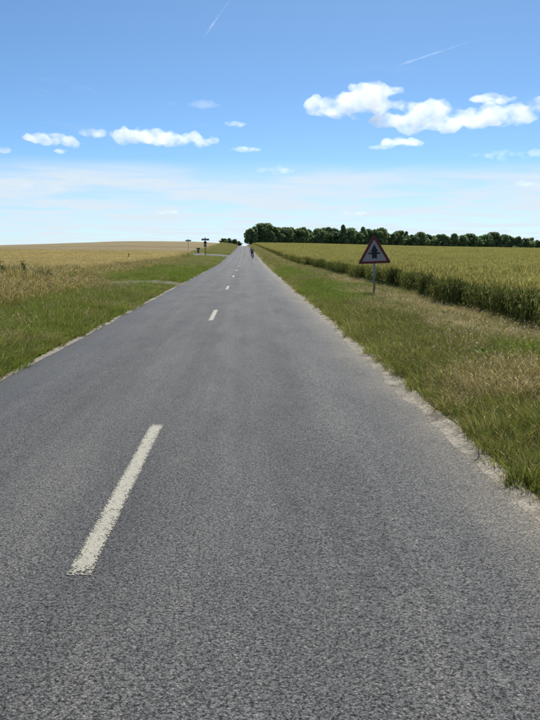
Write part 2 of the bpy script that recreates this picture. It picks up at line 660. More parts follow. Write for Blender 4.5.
# ------------------------------------------------------------------ road
ry = np.concatenate([np.arange(-40, -2, 2.0), np.arange(-2, 40, 0.18), np.geomspace(40, 900, 220)])
rx = np.array([0.0, 0.04, 0.1, 0.3, 0.8, 1.5, 2.31, 3.1, 3.9, 4.5, 4.8, 4.93, 5.0])


def road_sheet():
    U, Y = np.meshgrid(rx, ry)
    eL = RL + 0.10 * (fbm(0 * ry + 3.0, ry, 0.55, 21, 5) - 0.5) * 2
    eR = RR + 0.09 * (fbm(0 * ry + 8.0, ry, 0.8, 33, 5) - 0.5) * 2 + 0.07 * (fbm(0 * ry + 4.0, ry, 3.4, 37, 3) - 0.5)
    L, Rr = eL[:, None], eR[:, None]
    X = L + (Rr - L) * (U / 5.0)
    crown = 0.022 * (1 - ((U - 2.4) / 2.6) ** 2)
    dip = np.where((U < 0.01) | (U > 4.99), -0.035, 0.0)
    Z = road_z(Y) + crown - 0.005 + dip + 0.006 * (fbm(X, Y, 0.6, 41, 3) - 0.5)
    v = np.stack([(X + road_cx(Y)).ravel(), Y.ravel(), Z.ravel()], 1)
    nx, ny = len(rx), len(ry)
    i = np.arange(nx * ny).reshape(ny, nx)
    f = np.stack([i[:-1, :-1].ravel(), i[:-1, 1:].ravel(), i[1:, 1:].ravel(), i[1:, :-1].ravel()], 1)
    return mesh_np("road", v, f, smooth=True)


road = link("road", road_sheet(), M["asphalt"])
tag(road, "straight grey chip-sealed country road running to the crest", "road", kind="structure")


def road_surf(x, y):
    u = (x - RL)
    return road_z(y) + 0.022 * (1 - ((u - 2.4) / 2.6) ** 2) - 0.005 + 0.006 * (fbm(x, y, 0.6, 41, 3) - 0.5)


def dash(y0, y1, w=0.125):
    ys = np.linspace(y0, y1, max(8, int((y1 - y0) / 0.12)))
    us = np.linspace(-w / 2, w / 2, 7)
    U, Y = np.meshgrid(us, ys)
    wob = 0.006 * (vnoise(ys * 3.0, ys * 0 + 1.0, 1.0, 4) - 0.5)[:, None]
    X = RC + U + wob
    Z = road_surf(X, Y) + 0.004
    nx, ny = len(us), len(ys)
    i = np.arange(nx * ny).reshape(ny, nx)
    f = np.stack([i[:-1, :-1].ravel(), i[:-1, 1:].ravel(), i[1:, 1:].ravel(), i[1:, :-1].ravel()], 1)
    me = mesh_np("centre_line_dash", np.stack([(X + road_cx(Y)).ravel(), Y.ravel(), Z.ravel()], 1), f, smooth=True)
    rim = (np.maximum(np.abs(U) / (w / 2) - 0.55, 0) / 0.45)
    rim = np.maximum(rim, np.clip(1 - (Y - y0) / 0.10, 0, 1))
    rim = np.maximum(rim, np.clip(1 - (y1 - Y) / 0.10, 0, 1))
    a = me.attributes.new("rim", 'FLOAT', 'POINT')
    a.data.foreach_set("value", rim.ravel().astype(np.float32))
    return me


for k in range(27):
    y0 = 3.78 + 13.0 * k if k else 3.50
    link("centre_line_dash", dash(y0, y0 + (3.0 if k else 3.22)), M["paint"], road)
link("centre_line_dash", dash(3.72 - 13, 3.72 - 10), M["paint"], road)

# gravel shoulders: ragged sandy strips between asphalt and grass
sy = np.concatenate([np.arange(-6, 40, 0.15), np.geomspace(40, 380, 160)])


def shoulder(x0, w, seed, sgn):
    us = np.linspace(0, 1, 7)
    U, Y = np.meshgrid(us, sy)
    wid = w * (0.55 + 0.9 * fbm(sy * 0, sy, 0.9, seed, 4))
    X = x0 + sgn * (-0.16 + U * (wid[:, None] + 0.16))
    Z = road_z(Y) - 0.012 + 0.012 * (fbm(X, Y, 6.0, seed, 3) - 0.5) + 0.03 * (U ** 2)
    Z = np.where(U < 0.01, Z - 0.03, Z)
    Z = np.where(U > 0.99, Z - 0.08, Z)
    nx, ny = len(us), len(sy)
    i = np.arange(nx * ny).reshape(ny, nx)
    f = np.stack([i[:-1, :-1].ravel(), i[:-1, 1:].ravel(), i[1:, 1:].ravel(), i[1:, :-1].ravel()], 1)
    return mesh_np("gravel_shoulder", np.stack([(X + road_cx(Y)).ravel(), Y.ravel(), Z.ravel()], 1), f, smooth=True)


tag(link("gravel_shoulder", shoulder(RR, 0.19, 51, 1), M["grit"]), "wide sandy gravel strip along the right edge of the road", "shoulder", kind="structure")
tag(link("gravel_shoulder", shoulder(RL, 0.09, 57, -1), M["grit"]), "thin pale gravel line along the left edge of the road", "shoulder", kind="structure")


# side road on the left at the junction, and the dusty field entrance before it
def strip(name, pts, widths, mat, dz=0.02, n=60, m=9, ragged=0.12, tiltup=0.0):
    P = np.array(pts, dtype=float)
    d = np.r_[0, np.cumsum(np.linalg.norm(np.diff(P, axis=0), axis=1))]
    s = np.linspace(0, d[-1], n)
    x, y, w = np.interp(s, d, P[:, 0]), np.interp(s, d, P[:, 1]), np.interp(s, d, widths)
    dx, dy = np.gradient(x), np.gradient(y)
    ln = np.hypot(dx, dy)
    nxv, nyv = -dy / ln, dx / ln
    us = np.linspace(-0.5, 0.5, m)
    jit = ragged * (fbm(s, s * 0 + 2, 1.1, 71, 4) - 0.5)
    X = x[:, None] + nxv[:, None] * us[None, :] * (w + jit * 4)[:, None]
    Y = y[:, None] + nyv[:, None] * us[None, :] * (w + jit * 4)[:, None]
    Z = ground_z(X, Y) + dz
    Z = Z + tiltup * np.clip(Y - y[:, None] + w[:, None] / 2, 0, None) * np.clip(np.arange(n) / 6.0, 0, 1)[:, None]
    Z[:, 0] -= 0.06
    Z[:, -1] -= 0.06
    i = np.arange(n * m).reshape(n, m)
    f = np.stack([i[:-1, :-1].ravel(), i[:-1, 1:].ravel(), i[1:, 1:].ravel(), i[1:, :-1].ravel()], 1)
    return link(name, mesh_np(name, np.stack([X.ravel(), Y.ravel(), Z.ravel()], 1), f, smooth=True), mat)


JY = 122.0
cxj = float(road_cx(JY))
side = strip("side_road", [(cxj + RL + 0.25, JY), (cxj - 4.2, JY), (cxj - 6.5, JY + 0.2), (cxj - 12, JY + 1.5), (cxj - 40, JY + 10), (cxj - 160, JY + 40)],
             [14.0, 10.5, 7.0, 5.2, 4.8, 4.6], M["asphalt"], 0.05, 120, tiltup=0.028)
tag(side, "narrow grey side road joining from the left at the signposts", "side road", kind="structure")
bm = bmesh.new()
for k in range(4):
    bm_box(bm, (cxj + RL - 0.25, JY - 2.6 + k * 1.45, float(road_z(JY)) + 0.10), (0.42, 0.85, 0.012))
gl = link("give_way_line", bm_mesh("give_way_line", bm), M["sign_white"], side)

track = strip("field_track", [(RL - 0.10, 35.4), (-4.2, 34.4), (-5.5, 33.4), (-7.5, 32.6), (-10, 32.2)], [3.2, 3.2, 2.6, 2.2, 2.0], M["dirt"], 0.06, 60)
tag(track, "short dusty track leaving the road into the left verge", "track", kind="structure")

# ------------------------------------------------------------------ plants: tuft meshes
def blades(n, rad, h, w, lean, seed, cols, seg=3, head=None, headcol=None, droop=0.0, hvar=0.3):
    """n blades in a clump of radius rad; returns verts, faces, colours"""
    g = np.random.default_rng(seed)
    V, F, C = [], [], []
    k = 0
    cols = np.array(cols)
    for _ in range(n):
        a, r = g.random() * 6.283, rad * math.sqrt(g.random())
        bx, by = r * math.cos(a), r * math.sin(a)
        hh = h * (1 - hvar + 2 * hvar * g.random())
        la = a + (g.random() - 0.5) * 2.4 if g.random() < 0.7 else g.random() * 6.283
        ln = lean * hh * (0.25 + g.random() * 0.95)
        sa = g.random() * 6.283
        ww = w * (0.6 + 0.8 * g.random())
        c = cols[g.integers(len(cols))] * (0.8 + 0.4 * g.random())
        ts = np.linspace(0, 1, seg + 1)
        for i, t in enumerate(ts):
            cx = bx + math.cos(la) * ln * t * t
            cyy = by + math.sin(la) * ln * t * t
            cz = hh * (t - droop * t * t * t * 0.6)
            wd = ww * 0.5 * (1 - t) ** 0.7
            if i == seg:
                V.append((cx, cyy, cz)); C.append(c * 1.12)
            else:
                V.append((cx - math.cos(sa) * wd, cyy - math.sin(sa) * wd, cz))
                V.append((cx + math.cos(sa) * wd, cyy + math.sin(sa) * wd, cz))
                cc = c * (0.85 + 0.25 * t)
                C.append(cc); C.append(cc)
        for i in range(seg - 1):
            F.append((k + 2 * i, k + 2 * i + 1, k + 2 * i + 3, k + 2 * i + 2))
        F.append((k + 2 * seg - 2, k + 2 * seg - 1, k + 2 * seg))
        k += 2 * seg + 1
        if head is not None and g.random() < head[0]:
            # seed head: a slim spindle of two crossed leaves round the blade's tip
            hl, hw = head[1] * (0.7 + 0.6 * g.random()), head[2] * (0.7 + 0.6 * g.random())
            hc = np.array(headcol[g.integers(len(headcol))]) * (0.8 + 0.4 * g.random())
            dirv = np.array([math.cos(la) * ln * 1.6, math.sin(la) * ln * 1.6, hh * (1 - 1.4 * droop)])
            dirv /= np.linalg.norm(dirv)
            tip = np.array([cx, cyy, cz])
            for q in range(2):
                s = np.array([math.cos(sa + q * 1.57), math.sin(sa + q * 1.57), 0]) * hw
                pts = [tip - dirv * hl * 0.15, tip + dirv * hl * 0.35 + s, tip + dirv * hl, tip + dirv * hl * 0.35 - s]
                V += [tuple(p) for p in pts]
                C += [hc] * 4
                F.append((k, k + 1, k + 2, k + 3))
                k += 4
    return np.array(V), F, np.array(C)


def merge(*parts):
    V, F, C, k = [], [], [], 0
    for v, f, c in parts:
        V.append(v); C.append(c)
        F += [tuple(i + k for i in ff) for ff in f]
        k += len(v)
    return np.concatenate(V), F, np.concatenate(C)


def tuft_set(name, builders, mat):
    c = bpy.data.collections.new(name)
    for i, b in enumerate(builders):
        v, f, col = b
        me = mesh_np("%s_%02d" % (name, i), v, f, col)
        me.materials.append(mat)
        o = bpy.data.objects.new("%s_%02d" % (name, i), me)
        c.objects.link(o)
    return c, len(builders)


_gn = {}


def scatter(name, X, Y, Z, scl, cset, mat_label, tilt=0.12, rot=None, idx=None):
    coll, nvar = cset
    n = len(X)
    me = bpy.data.meshes.new(name)
    me.vertices.add(n)
    me.vertices.foreach_set("co", np.stack([X, Y, Z], 1).astype(np.float32).ravel())
    rt = np.stack([rng.normal(0, tilt, n), rng.normal(0, tilt, n), rng.random(n) * 6.283 if rot is None else rot], 1)
    a = me.attributes.new("rt", 'FLOAT_VECTOR', 'POINT'); a.data.foreach_set("vector", rt.astype(np.float32).ravel())
    s = np.asarray(scl, dtype=float)
    if s.ndim == 1:
        s = np.stack([s, s, s], 1)
    a = me.attributes.new("sc", 'FLOAT_VECTOR', 'POINT'); a.data.foreach_set("vector", s.astype(np.float32).ravel())
    ix = rng.integers(0, nvar, n) if idx is None else idx
    a = me.attributes.new("ix", 'INT', 'POINT'); a.data.foreach_set("value", ix.astype(np.int32))
    me.update()
    o = bpy.data.objects.new(name, me)
    COL.objects.link(o)
    ng = bpy.data.node_groups.new("scatter_" + name, 'GeometryNodeTree')
    ng.interface.new_socket("Geometry", in_out='INPUT', socket_type='NodeSocketGeometry')
    ng.interface.new_socket("Geometry", in_out='OUTPUT', socket_type='NodeSocketGeometry')
    gi = ng.nodes.new("NodeGroupInput"); go = ng.nodes.new("NodeGroupOutput")
    ip = ng.nodes.new("GeometryNodeInstanceOnPoints")
    ci = ng.nodes.new("GeometryNodeCollectionInfo")
    ci.inputs["Collection"].default_value = coll
    ci.inputs["Separate Children"].default_value = True
    ci.inputs["Reset Children"].default_value = True
    ip.inputs["Pick Instance"].default_value = True

    def na(nm, typ):
        k = ng.nodes.new("GeometryNodeInputNamedAttribute")
        k.data_type = typ
        k.inputs["Name"].default_value = nm
        return [q for q in k.outputs if q.enabled and q.name == "Attribute"][0]
    e2r = ng.nodes.new("FunctionNodeEulerToRotation")
    ng.links.new(na("rt", 'FLOAT_VECTOR'), e2r.inputs[0])
    ng.links.new(e2r.outputs[0], ip.inputs["Rotation"])
    ng.links.new(na("sc", 'FLOAT_VECTOR'), ip.inputs["Scale"])
    ng.links.new(na("ix", 'INT'), ip.inputs["Instance Index"])
    ng.links.new(ci.outputs[0], ip.inputs["Instance"])
    ng.links.new(gi.outputs[0], ip.inputs["Points"])
    ng.links.new(ip.outputs[0], go.inputs[0])
    md = o.modifiers.new("scatter", 'NODES')
    md.node_group = ng
    label, cat = mat_label
    tag(o, label, cat, kind="stuff")
    return o


G1, G2, G3 = (0.125, 0.165, 0.026), (0.170, 0.210, 0.034), (0.220, 0.250, 0.048)
BRT, OLV = (0.190, 0.285, 0.034), (0.255, 0.235, 0.062)
TAN, STRAW, BRN = (0.52, 0.42, 0.20), (0.66, 0.56, 0.33), (0.36, 0.27, 0.12)

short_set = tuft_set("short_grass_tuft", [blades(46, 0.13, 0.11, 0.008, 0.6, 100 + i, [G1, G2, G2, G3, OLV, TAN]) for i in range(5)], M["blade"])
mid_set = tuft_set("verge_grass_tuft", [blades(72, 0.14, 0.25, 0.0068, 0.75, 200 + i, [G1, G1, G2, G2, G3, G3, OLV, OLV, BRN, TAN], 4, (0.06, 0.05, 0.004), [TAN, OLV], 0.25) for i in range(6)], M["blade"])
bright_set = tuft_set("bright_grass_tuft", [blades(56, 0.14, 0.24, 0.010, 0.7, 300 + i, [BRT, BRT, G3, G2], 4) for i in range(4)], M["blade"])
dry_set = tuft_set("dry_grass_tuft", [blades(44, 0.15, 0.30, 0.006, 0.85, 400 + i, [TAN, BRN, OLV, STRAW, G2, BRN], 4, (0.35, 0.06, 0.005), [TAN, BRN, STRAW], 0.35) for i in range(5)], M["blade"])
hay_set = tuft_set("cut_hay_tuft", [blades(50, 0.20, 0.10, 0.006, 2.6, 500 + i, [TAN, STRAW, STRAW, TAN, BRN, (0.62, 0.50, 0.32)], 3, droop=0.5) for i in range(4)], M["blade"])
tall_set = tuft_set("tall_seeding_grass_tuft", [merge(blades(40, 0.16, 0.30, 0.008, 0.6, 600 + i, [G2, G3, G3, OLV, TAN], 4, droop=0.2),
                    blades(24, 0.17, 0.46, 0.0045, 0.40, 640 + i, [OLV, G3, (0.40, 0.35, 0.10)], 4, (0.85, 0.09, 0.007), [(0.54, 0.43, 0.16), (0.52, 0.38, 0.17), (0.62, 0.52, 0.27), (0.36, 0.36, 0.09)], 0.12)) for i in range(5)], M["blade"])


def daisy(seed, n, h, rad, pr):
    st = blades(n, rad, h, 0.004, 0.3, seed, [G2, G3], 3)
    v, f, c = st
    g = np.random.default_rng(seed + 5)
    V, F, C, k = [], [], [], len(v)
    tips = v[6::7]
    for p in tips:
        r = pr * (0.6 + 0.8 * g.random())
        a0 = g.random()
        tx, ty = g.normal(0, 0.4), g.normal(0, 0.4)
        ring = []
        for q in range(6):
            a = a0 + q * 1.047
            ring.append((p[0] + r * math.cos(a), p[1] + r * math.sin(a), p[2] + r * (tx * math.cos(a) + ty * math.sin(a))))
        V += [(p[0], p[1], p[2] - 0.2 * r)] + ring
        for q in range(6):
            F.append((k, k + 1 + q, k + 1 + (q + 1) % 6))
        C += [(0.75, 0.75, 0.68)] * 7
        k += 7
    return np.concatenate([v, np.array(V)]), list(f) + F, np.concatenate([c, np.array(C)])


flower_set = tuft_set("white_wildflower", [daisy(700 + i, 5, 0.27, 0.16, 0.0062) for i in range(4)], M["flower"])


def rosette(seed, n, l, w, cols):
    g = np.random.default_rng(seed)
    V, F, C, k = [], [], [], 0
    for i in range(n):
        a = i * 2.4 + g.random()
        el = 0.3 + 0.9 * g.random()
        d = np.array([math.cos(a) * math.cos(el), math.sin(a) * math.cos(el), math.sin(el)])
        s = np.array([-math.sin(a), math.cos(a), 0])
        ll, ww = l * (0.6 + 0.6 * g.random()), w * (0.7 + 0.5 * g.random())
        c = np.array(cols[g.integers(len(cols))])
        pts = [d * 0.02, d * ll * 0.4 + s * ww, d * ll * 0.75 + s * ww * 0.7 - np.array([0, 0, .1 * ll]), d * ll - np.array([0, 0, .25 * ll]), d * ll * 0.75 - s * ww * 0.7 - np.array([0, 0, .1 * ll]), d * ll * 0.4 - s * ww]
        mid = d * ll * 0.5 - np.array([0, 0, ww * 0.4])
        V += [tuple(p) for p in pts] + [tuple(mid)]
        C += [c * (0.85 + 0.3 * g.random())] * 7
        F += [(k + 6, k + q, k + (q + 1) % 6) for q in range(6)]
        k += 7
    return np.array(V), F, np.array(C)


weed_set = tuft_set("broad_leaved_weed", [rosette(800 + i, 12, 0.19, 0.032, [BRT, G3, G2]) for i in range(3)], M["blade"])


# wheat: stalks with leaves and ears
def wheat(seed, n, rad, h, leafcol, stalkcol, earcol, ear=0.09, wide=1.0, leaves=3):
    g = np.random.default_rng(seed)
    V, F, C, k = [], [], [], 0

    def quadstrip(pts, ws, s, c0, c1):
        nonlocal k
        m = len(pts)
        for i, (p, w) in enumerate(zip(pts, ws)):
            V.append(tuple(p - s * w)); V.append(tuple(p + s * w))
            cc = np.array(c0) + (np.array(c1) - np.array(c0)) * i / (m - 1)
            C.append(cc); C.append(cc)
        for i in range(m - 1):
            F.append((k + 2 * i, k + 2 * i + 1, k + 2 * i + 3, k + 2 * i + 2))
        k += 2 * m
    for _ in range(n):
        a, r = g.random() * 6.283, rad * math.sqrt(g.random())
        b = np.array([r * math.cos(a), r * math.sin(a), 0])
        hh = h * (0.88 + 0.2 * g.random())
        la = g.random() * 6.283
        tip = b + np.array([math.cos(la) * 0.06, math.sin(la) * 0.06, hh])
        sa = g.random() * 6.283
        s = np.array([math.cos(sa), math.sin(sa), 0])
        v = 0.8 + 0.4 * g.random()
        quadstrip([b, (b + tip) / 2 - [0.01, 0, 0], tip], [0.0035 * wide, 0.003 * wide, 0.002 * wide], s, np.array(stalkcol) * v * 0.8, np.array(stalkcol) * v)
        for q in range(leaves):
            t0 = 0.3 + 0.5 * (q + g.random() * 0.7) / leaves
            p0 = b + (tip - b) * t0
            da = g.random() * 6.283
            d = np.array([math.cos(da), math.sin(da), 0])
            L = 0.2 * (0.7 + 0.6 * g.random())
            u = np.array([0, 0, 1.0])
            pts = [p0, p0 + d * L * 0.35 + u * L * 0.55, p0 + d * L * 0.8 + u * L * (0.55 - 0.5 * g.random())]
            ss = np.array([-d[1], d[0], 0])
            lc = np.array(leafcol[g.integers(len(leafcol))]) * (0.75 + 0.5 * g.random())
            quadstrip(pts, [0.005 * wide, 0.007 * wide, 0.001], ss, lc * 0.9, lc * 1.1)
        ed = np.array([math.cos(la) * 0.3, math.sin(la) * 0.3, 1.0])
        ed = ed / np.linalg.norm(ed)
        ec = np.array(earcol[g.integers(len(earcol))]) * (0.88 + 0.24 * g.random())
        for q in range(2):
            s2 = np.array([math.cos(sa + q * 1.57), math.sin(sa + q * 1.57), 0])
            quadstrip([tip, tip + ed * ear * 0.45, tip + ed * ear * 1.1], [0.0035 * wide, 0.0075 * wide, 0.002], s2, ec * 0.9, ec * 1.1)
    return np.array(V), F, np.array(C)


WG, WG2, WY = (0.095, 0.125, 0.026), (0.135, 0.160, 0.036), (0.30, 0.25, 0.075)
EAR = [(0.365, 0.335, 0.10), (0.325, 0.31, 0.09), (0.41, 0.36, 0.12)]
BG, BT = (0.31, 0.30, 0.085), (0.47, 0.39, 0.155)
BEAR = [(0.55, 0.44, 0.19), (0.49, 0.41, 0.17), (0.60, 0.48, 0.22)]
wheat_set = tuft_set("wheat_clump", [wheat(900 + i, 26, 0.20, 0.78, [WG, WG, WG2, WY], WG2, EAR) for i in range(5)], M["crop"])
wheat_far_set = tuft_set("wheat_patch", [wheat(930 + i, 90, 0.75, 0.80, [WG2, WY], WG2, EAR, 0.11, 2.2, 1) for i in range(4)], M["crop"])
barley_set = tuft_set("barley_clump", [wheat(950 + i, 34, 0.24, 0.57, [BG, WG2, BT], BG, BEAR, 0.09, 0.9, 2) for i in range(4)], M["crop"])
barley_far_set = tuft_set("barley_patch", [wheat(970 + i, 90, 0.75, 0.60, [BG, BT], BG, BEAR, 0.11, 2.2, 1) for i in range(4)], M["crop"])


def in_view(X, Y, margin=4.0):
    """keep what stands in front of the camera, with room for a step to either side"""
    return (X > -0.37 * Y - margin) & (X < 0.43 * Y + margin)


def jgrid(x0, x1, y0, y1, dens):
    n = int((x1 - x0) * (y1 - y0) * dens)
    return x0 + (x1 - x0) * rng.random(n), y0 + (y1 - y0) * rng.random(n)


def lat_of(X, Y):
    return X - road_cx(Y)


def ell(X, Y, cx, cyy, rx_, ry_, soft=0.5):
    d = np.hypot((X - cx) / rx_, (Y - cyy) / ry_)
    return 1 - sstep(1 - soft, 1 + soft, d)


WHX = 5.25                              # edge of the wheat on the right, beyond the road axis
BAX = -8.9                             # edge of the barley on the left


def keep(mask, *a):
    return [q[mask] for q in a]


# ---- right verge
def dry_field(X, Y):
    d = np.maximum.reduce([ell(X, Y, 4.3, 15.5, 0.95, 3.6), ell(X, Y, 4.3, 21.8, 0.8, 2.8), ell(X, Y, 3.0, 8.2, 0.75, 1.0), ell(X, Y, 4.6, 11.6, 0.7, 2.5), ell(X, Y, 4.7, 18.5, 0.7, 6.5) * 0.9, ell(X, Y, 3.9, 25.5, 1.0, 2.5) * 0.8, ell(X, Y, 3.4, 19.5, 0.6, 2.4) * 0.6,
                           ell(X, Y, 4.5, 34.0, 0.7, 5), ell(X, Y, 3.4, 11.5, 0.5, 1.2) * 0.7])
    return np.clip(d * 1.15 + 1.0 * (fbm(X, Y, 0.9, 81) - 0.54), 0, 1)


def ragged_edge(Y, seed, amp):
    return amp * (fbm(Y * 0 + 1.0, Y, 1.3, seed, 4) - 0.5)


def right_verge(dens, y0, y1, smul=1.0):
    X, Y = jgrid(RR + 0.1, WHX + 0.4, y0, y1, dens)
    return X + road_cx(Y), Y


XR, YR = [], []
for d, a, b in ((95, 2.5, 12), (70, 12, 30), (42, 30, 70), (20, 70, 140), (9, 140, 385)):
    x, y = right_verge(d, a, b)
    XR.append(x); YR.append(y)
XR, YR = np.concatenate(XR), np.concatenate(YR)
latr = lat_of(XR, YR)
ok = (latr > RR + 0.17 + ragged_edge(YR, 91, 0.50)) & in_view(XR, YR)
XR, YR, latr = keep(ok, XR, YR, latr)
dr = np.clip(dry_field(XR, YR) + sstep(28, 60, YR) * (0.30 + 0.9 * (fbm(XR, YR, 0.14, 83) - 0.45)), 0, 1)
br = np.maximum.reduce([ell(XR, YR, 3.1, 27, 0.9, 6), ell(XR, YR, 4.3, 9.6, 0.8, 1.0), ell(XR, YR, 2.8, 48, 0.8, 9)]) * 0.9
u = rng.random(len(XR))
kind = np.full(len(XR), 1)                                   # 1 mid
kind[u < 0.22] = 0                                           # 0 short
kind[(latr < RR + 0.62) & (rng.random(len(XR)) < 0.55)] = 0
kind[rng.random(len(XR)) < dr * 0.95] = 3                    # 3 hay / dry
kind[(kind != 3) & (rng.random(len(XR)) < br)] = 2           # 2 bright
farr = np.clip((YR - 40) / 200, 0, 1)
ZR = ground_z(XR, YR) - 0.01
hs = 0.62 + 0.7 * fbm(XR, YR, 0.8, 95) + 0.25 * rng.random(len(XR))
hs *= 0.75 + 0.25 * sstep(RR + 0.3, RR + 1.0, latr)
hs *= 1 - 0.42 * sstep(RR + 1.0, RR + 1.9, latr) * sstep(8, 13, YR)
hs *= 1 + 0.5 * farr
wide = 1 + 1.6 * farr


def put(name, k, cset, lab, X=XR, Y=YR, Z=ZR, H=None, W=None, K=None, tilt=0.15):
    m = K == k if not isinstance(k, np.ndarray) else k
    return scatter(name, X[m], Y[m], Z[m], np.stack([W[m], W[m], H[m]], 1), cset, lab, tilt)


put("verge_grass", 0, short_set, ("short green grass at the foot of the right verge", "grass"), H=hs, W=wide, K=kind)
put("verge_grass", 1, mid_set, ("longer mixed green grass on the right verge", "grass"), H=hs, W=wide, K=kind)
put("verge_grass", 2, bright_set, ("bright green lush grass patch on the right verge near the sign", "grass"), H=hs, W=wide, K=kind)
isdry = kind == 3
hay = isdry & (rng.random(len(XR)) < np.where(YR < 10.5, 0.35, 0.85))
put("cut_hay", hay, hay_set, ("cut tan hay lying in patches on the right verge", "hay"), H=hs * 1.1, W=wide)
put("dry_grass", isdry & ~hay, dry_set, ("standing brown dry grass on the right verge", "grass"), H=hs * 0.95, W=wide)
fx, fy = jgrid(RR + 0.7, WHX - 0.6, 5, 45, 8)
fm = (fbm(fx, fy, 0.5, 111) > 0.46) & in_view(fx, fy)
fx, fy = keep(fm, fx, fy)
scatter("white_wildflowers", fx, fy, ground_z(fx, fy), 0.7 + 0.7 * rng.random(len(fx)), flower_set, ("tiny white wildflowers sprinkled through the right verge", "wildflowers"))
wx, wy = jgrid(RR + 0.5, WHX - 0.3, 4, 30, 2.2)
wm = in_view(wx, wy)
wx, wy = keep(wm, wx, wy)
scatter("broad_leaved_weeds", wx, wy, ground_z(wx, wy), 0.6 + 0.6 * rng.random(len(wx)), weed_set, ("low broad-leaved weeds among the grass of the right verge", "weeds"))



def pebble(seed):
    g_ = np.random.default_rng(seed)
    bm_ = bmesh.new()
    bmesh.ops.create_icosphere(bm_, subdivisions=1, radius=0.012)
    for v_ in bm_.verts:
        v_.co = v_.co * (0.7 + 0.6 * g_.random())
        v_.co.z *= 0.42
    V_ = np.array([tuple(v_.co) for v_ in bm_.verts])
    F_ = [tuple(v_.index for v_ in f_.verts) for f_ in bm_.faces]
    bm_.free()
    c_ = np.array([(0.62, 0.56, 0.46), (0.50, 0.46, 0.39), (0.42, 0.40, 0.36)][seed % 3])
    return V_, F_, np.tile(c_, (len(V_), 1))


pebble_set = tuft_set("pebble", [pebble(q) for q in range(6)], mat_blade("pebble_stone", translucent=0.0, gloss=0.03))
gx_, gy_ = jgrid(-0.22, 0.36, 2, 34, 420)
gx_ = RR + 0.10 + (gx_ - 0.02) * rng.random(len(gx_)) ** 0.4
gzz = np.maximum(road_z(gy_) - 0.012, np.where(gx_ < RR - 0.02, road_surf(gx_, gy_), -9)) + 0.0005
gzz = np.maximum(gzz, np.where(gx_ > RR + 0.25, ground_z(gx_, gy_), -9))
gm = in_view(gx_, gy_)
gx_, gy_, gzz = keep(gm, gx_, gy_, gzz)
scatter("loose_gravel", gx_, gy_, gzz, 0.22 + 0.55 * rng.random(len(gx_)) ** 3, pebble_set, ("loose pale stones strewn along the right road edge", "gravel"), 0.2)

cx_, cy_2 = jgrid(RR + 0.02, RR + 0.42, 2.5, 60, 26)
cm_ = (fbm(cx_, cy_2, 2.2, 211) > 0.50) & in_view(cx_, cy_2)
cx_, cy_2 = keep(cm_, cx_, cy_2)
scatter("creeping_grass", cx_, cy_2, np.maximum(ground_z(cx_, cy_2), road_z(cy_2) - 0.02), 0.25 + 0.45 * rng.random(len(cx_)), short_set, ("small grass tufts creeping over the gravel strip on the right", "grass"))

lx_, ly_ = jgrid(RR + 0.10, RR + 0.50, 2.5, 45, 22)
lm_ = in_view(lx_, ly_)
lx_, ly_ = keep(lm_, lx_, ly_)
scatter("dry_litter", lx_, ly_, np.maximum(ground_z(lx_, ly_), road_z(ly_) - 0.015), np.stack([0.3 + 0.4 * rng.random(len(lx_))] * 2 + [0.2 + 0.3 * rng.random(len(lx_))], 1), hay_set, ("dry brown grass litter where verge meets gravel on the right", "grass litter"))

# ---- left verge
XL, YL = [], []
for d, a, b in ((70, 6, 22), (52, 22, 45), (30, 45, 90), (14, 90, 150), (7, 150, 385)):
    x, y = jgrid(BAX - 1.2, RL - 0.05, a, b, d)
    XL.append(x + road_cx(y)); YL.append(y)
XL, YL = np.concatenate(XL), np.concatenate(YL)
latl = lat_of(XL, YL)
trk = (np.abs(YL - np.interp(XL, [-10, -7.5, -5.5, -4.2, RL], [32.2, 32.6, 33.4, 34.4, 35.6])) < np.interp(XL, [-8, -6.5, -5.5, -4.2, RL], [0.2, 0.8, 1.2, 1.7, 2.2])) & (rng.random(len(XL)) < 0.70)
sdr = (np.abs(YL - JY) < np.interp(latl, [-12, -6.5, -4.2, RL], [3.0, 4.0, 5.8, 7.5]))
ok = (latl < RL - 0.07 - ragged_edge(YL, 97, 0.35)) & in_view(XL, YL) & ~trk & ~sdr
XL, YL, latl = keep(ok, XL, YL, latl)
ZL = ground_z(XL, YL) - 0.01
fl = np.clip((YL - 40) / 200, 0, 1)
pt = sstep(-5.0, -7.0, latl + 0.8 * (fbm(XL, YL, 0.5, 121) - 0.5)) * (1 - sstep(30, 36, YL)) + 0.30 * sstep(-6.2, -7.4, latl) * sstep(34, 40, YL) * (1 - sstep(60, 120, YL))
u = rng.random(len(XL))
kl = np.full(len(XL), 1)
kl[u < 0.25] = 0
kl[(u > 0.25) & (u < 0.55)] = 2
kl[(YL > 33) & (rng.random(len(XL)) < 0.65)] = 2
kl[rng.random(len(XL)) < 0.03 + 0.14 * (fbm(XL, YL, 0.6, 131) > 0.60)] = 3
kl[rng.random(len(XL)) < pt * 0.52] = 4
kl[(YL > 60) & (rng.random(len(XL)) < 0.18 + 0.5 * (fbm(XL, YL, 0.12, 137) - 0.42))] = 3
hl = 0.62 + 0.6 * fbm(XL, YL, 0.7, 125) + 0.2 * rng.random(len(XL))
hl *= (0.7 + 0.3 * sstep(RL - 0.2, RL - 0.9, latl)) * (1 + 0.5 * fl)
wl = 1 + 1.6 * fl
hl *= 1 + 0.45 * sstep(-6.0, -7.5, latl) * sstep(14, 20, YL) * (1 - sstep(30, 34, YL))
hl *= 1 - 0.6 * sstep(26, 29, YL) * (1 - sstep(35, 36.5, YL)) * sstep(-7.0, -6.0, latl)
hl *= 1 - 0.72 * sstep(80, 95, YL) * (1 - sstep(128, 135, YL)) * sstep(-9.5, -8.0, latl)
LL = dict(X=XL, Y=YL, Z=ZL, H=hl, W=wl, K=kl)
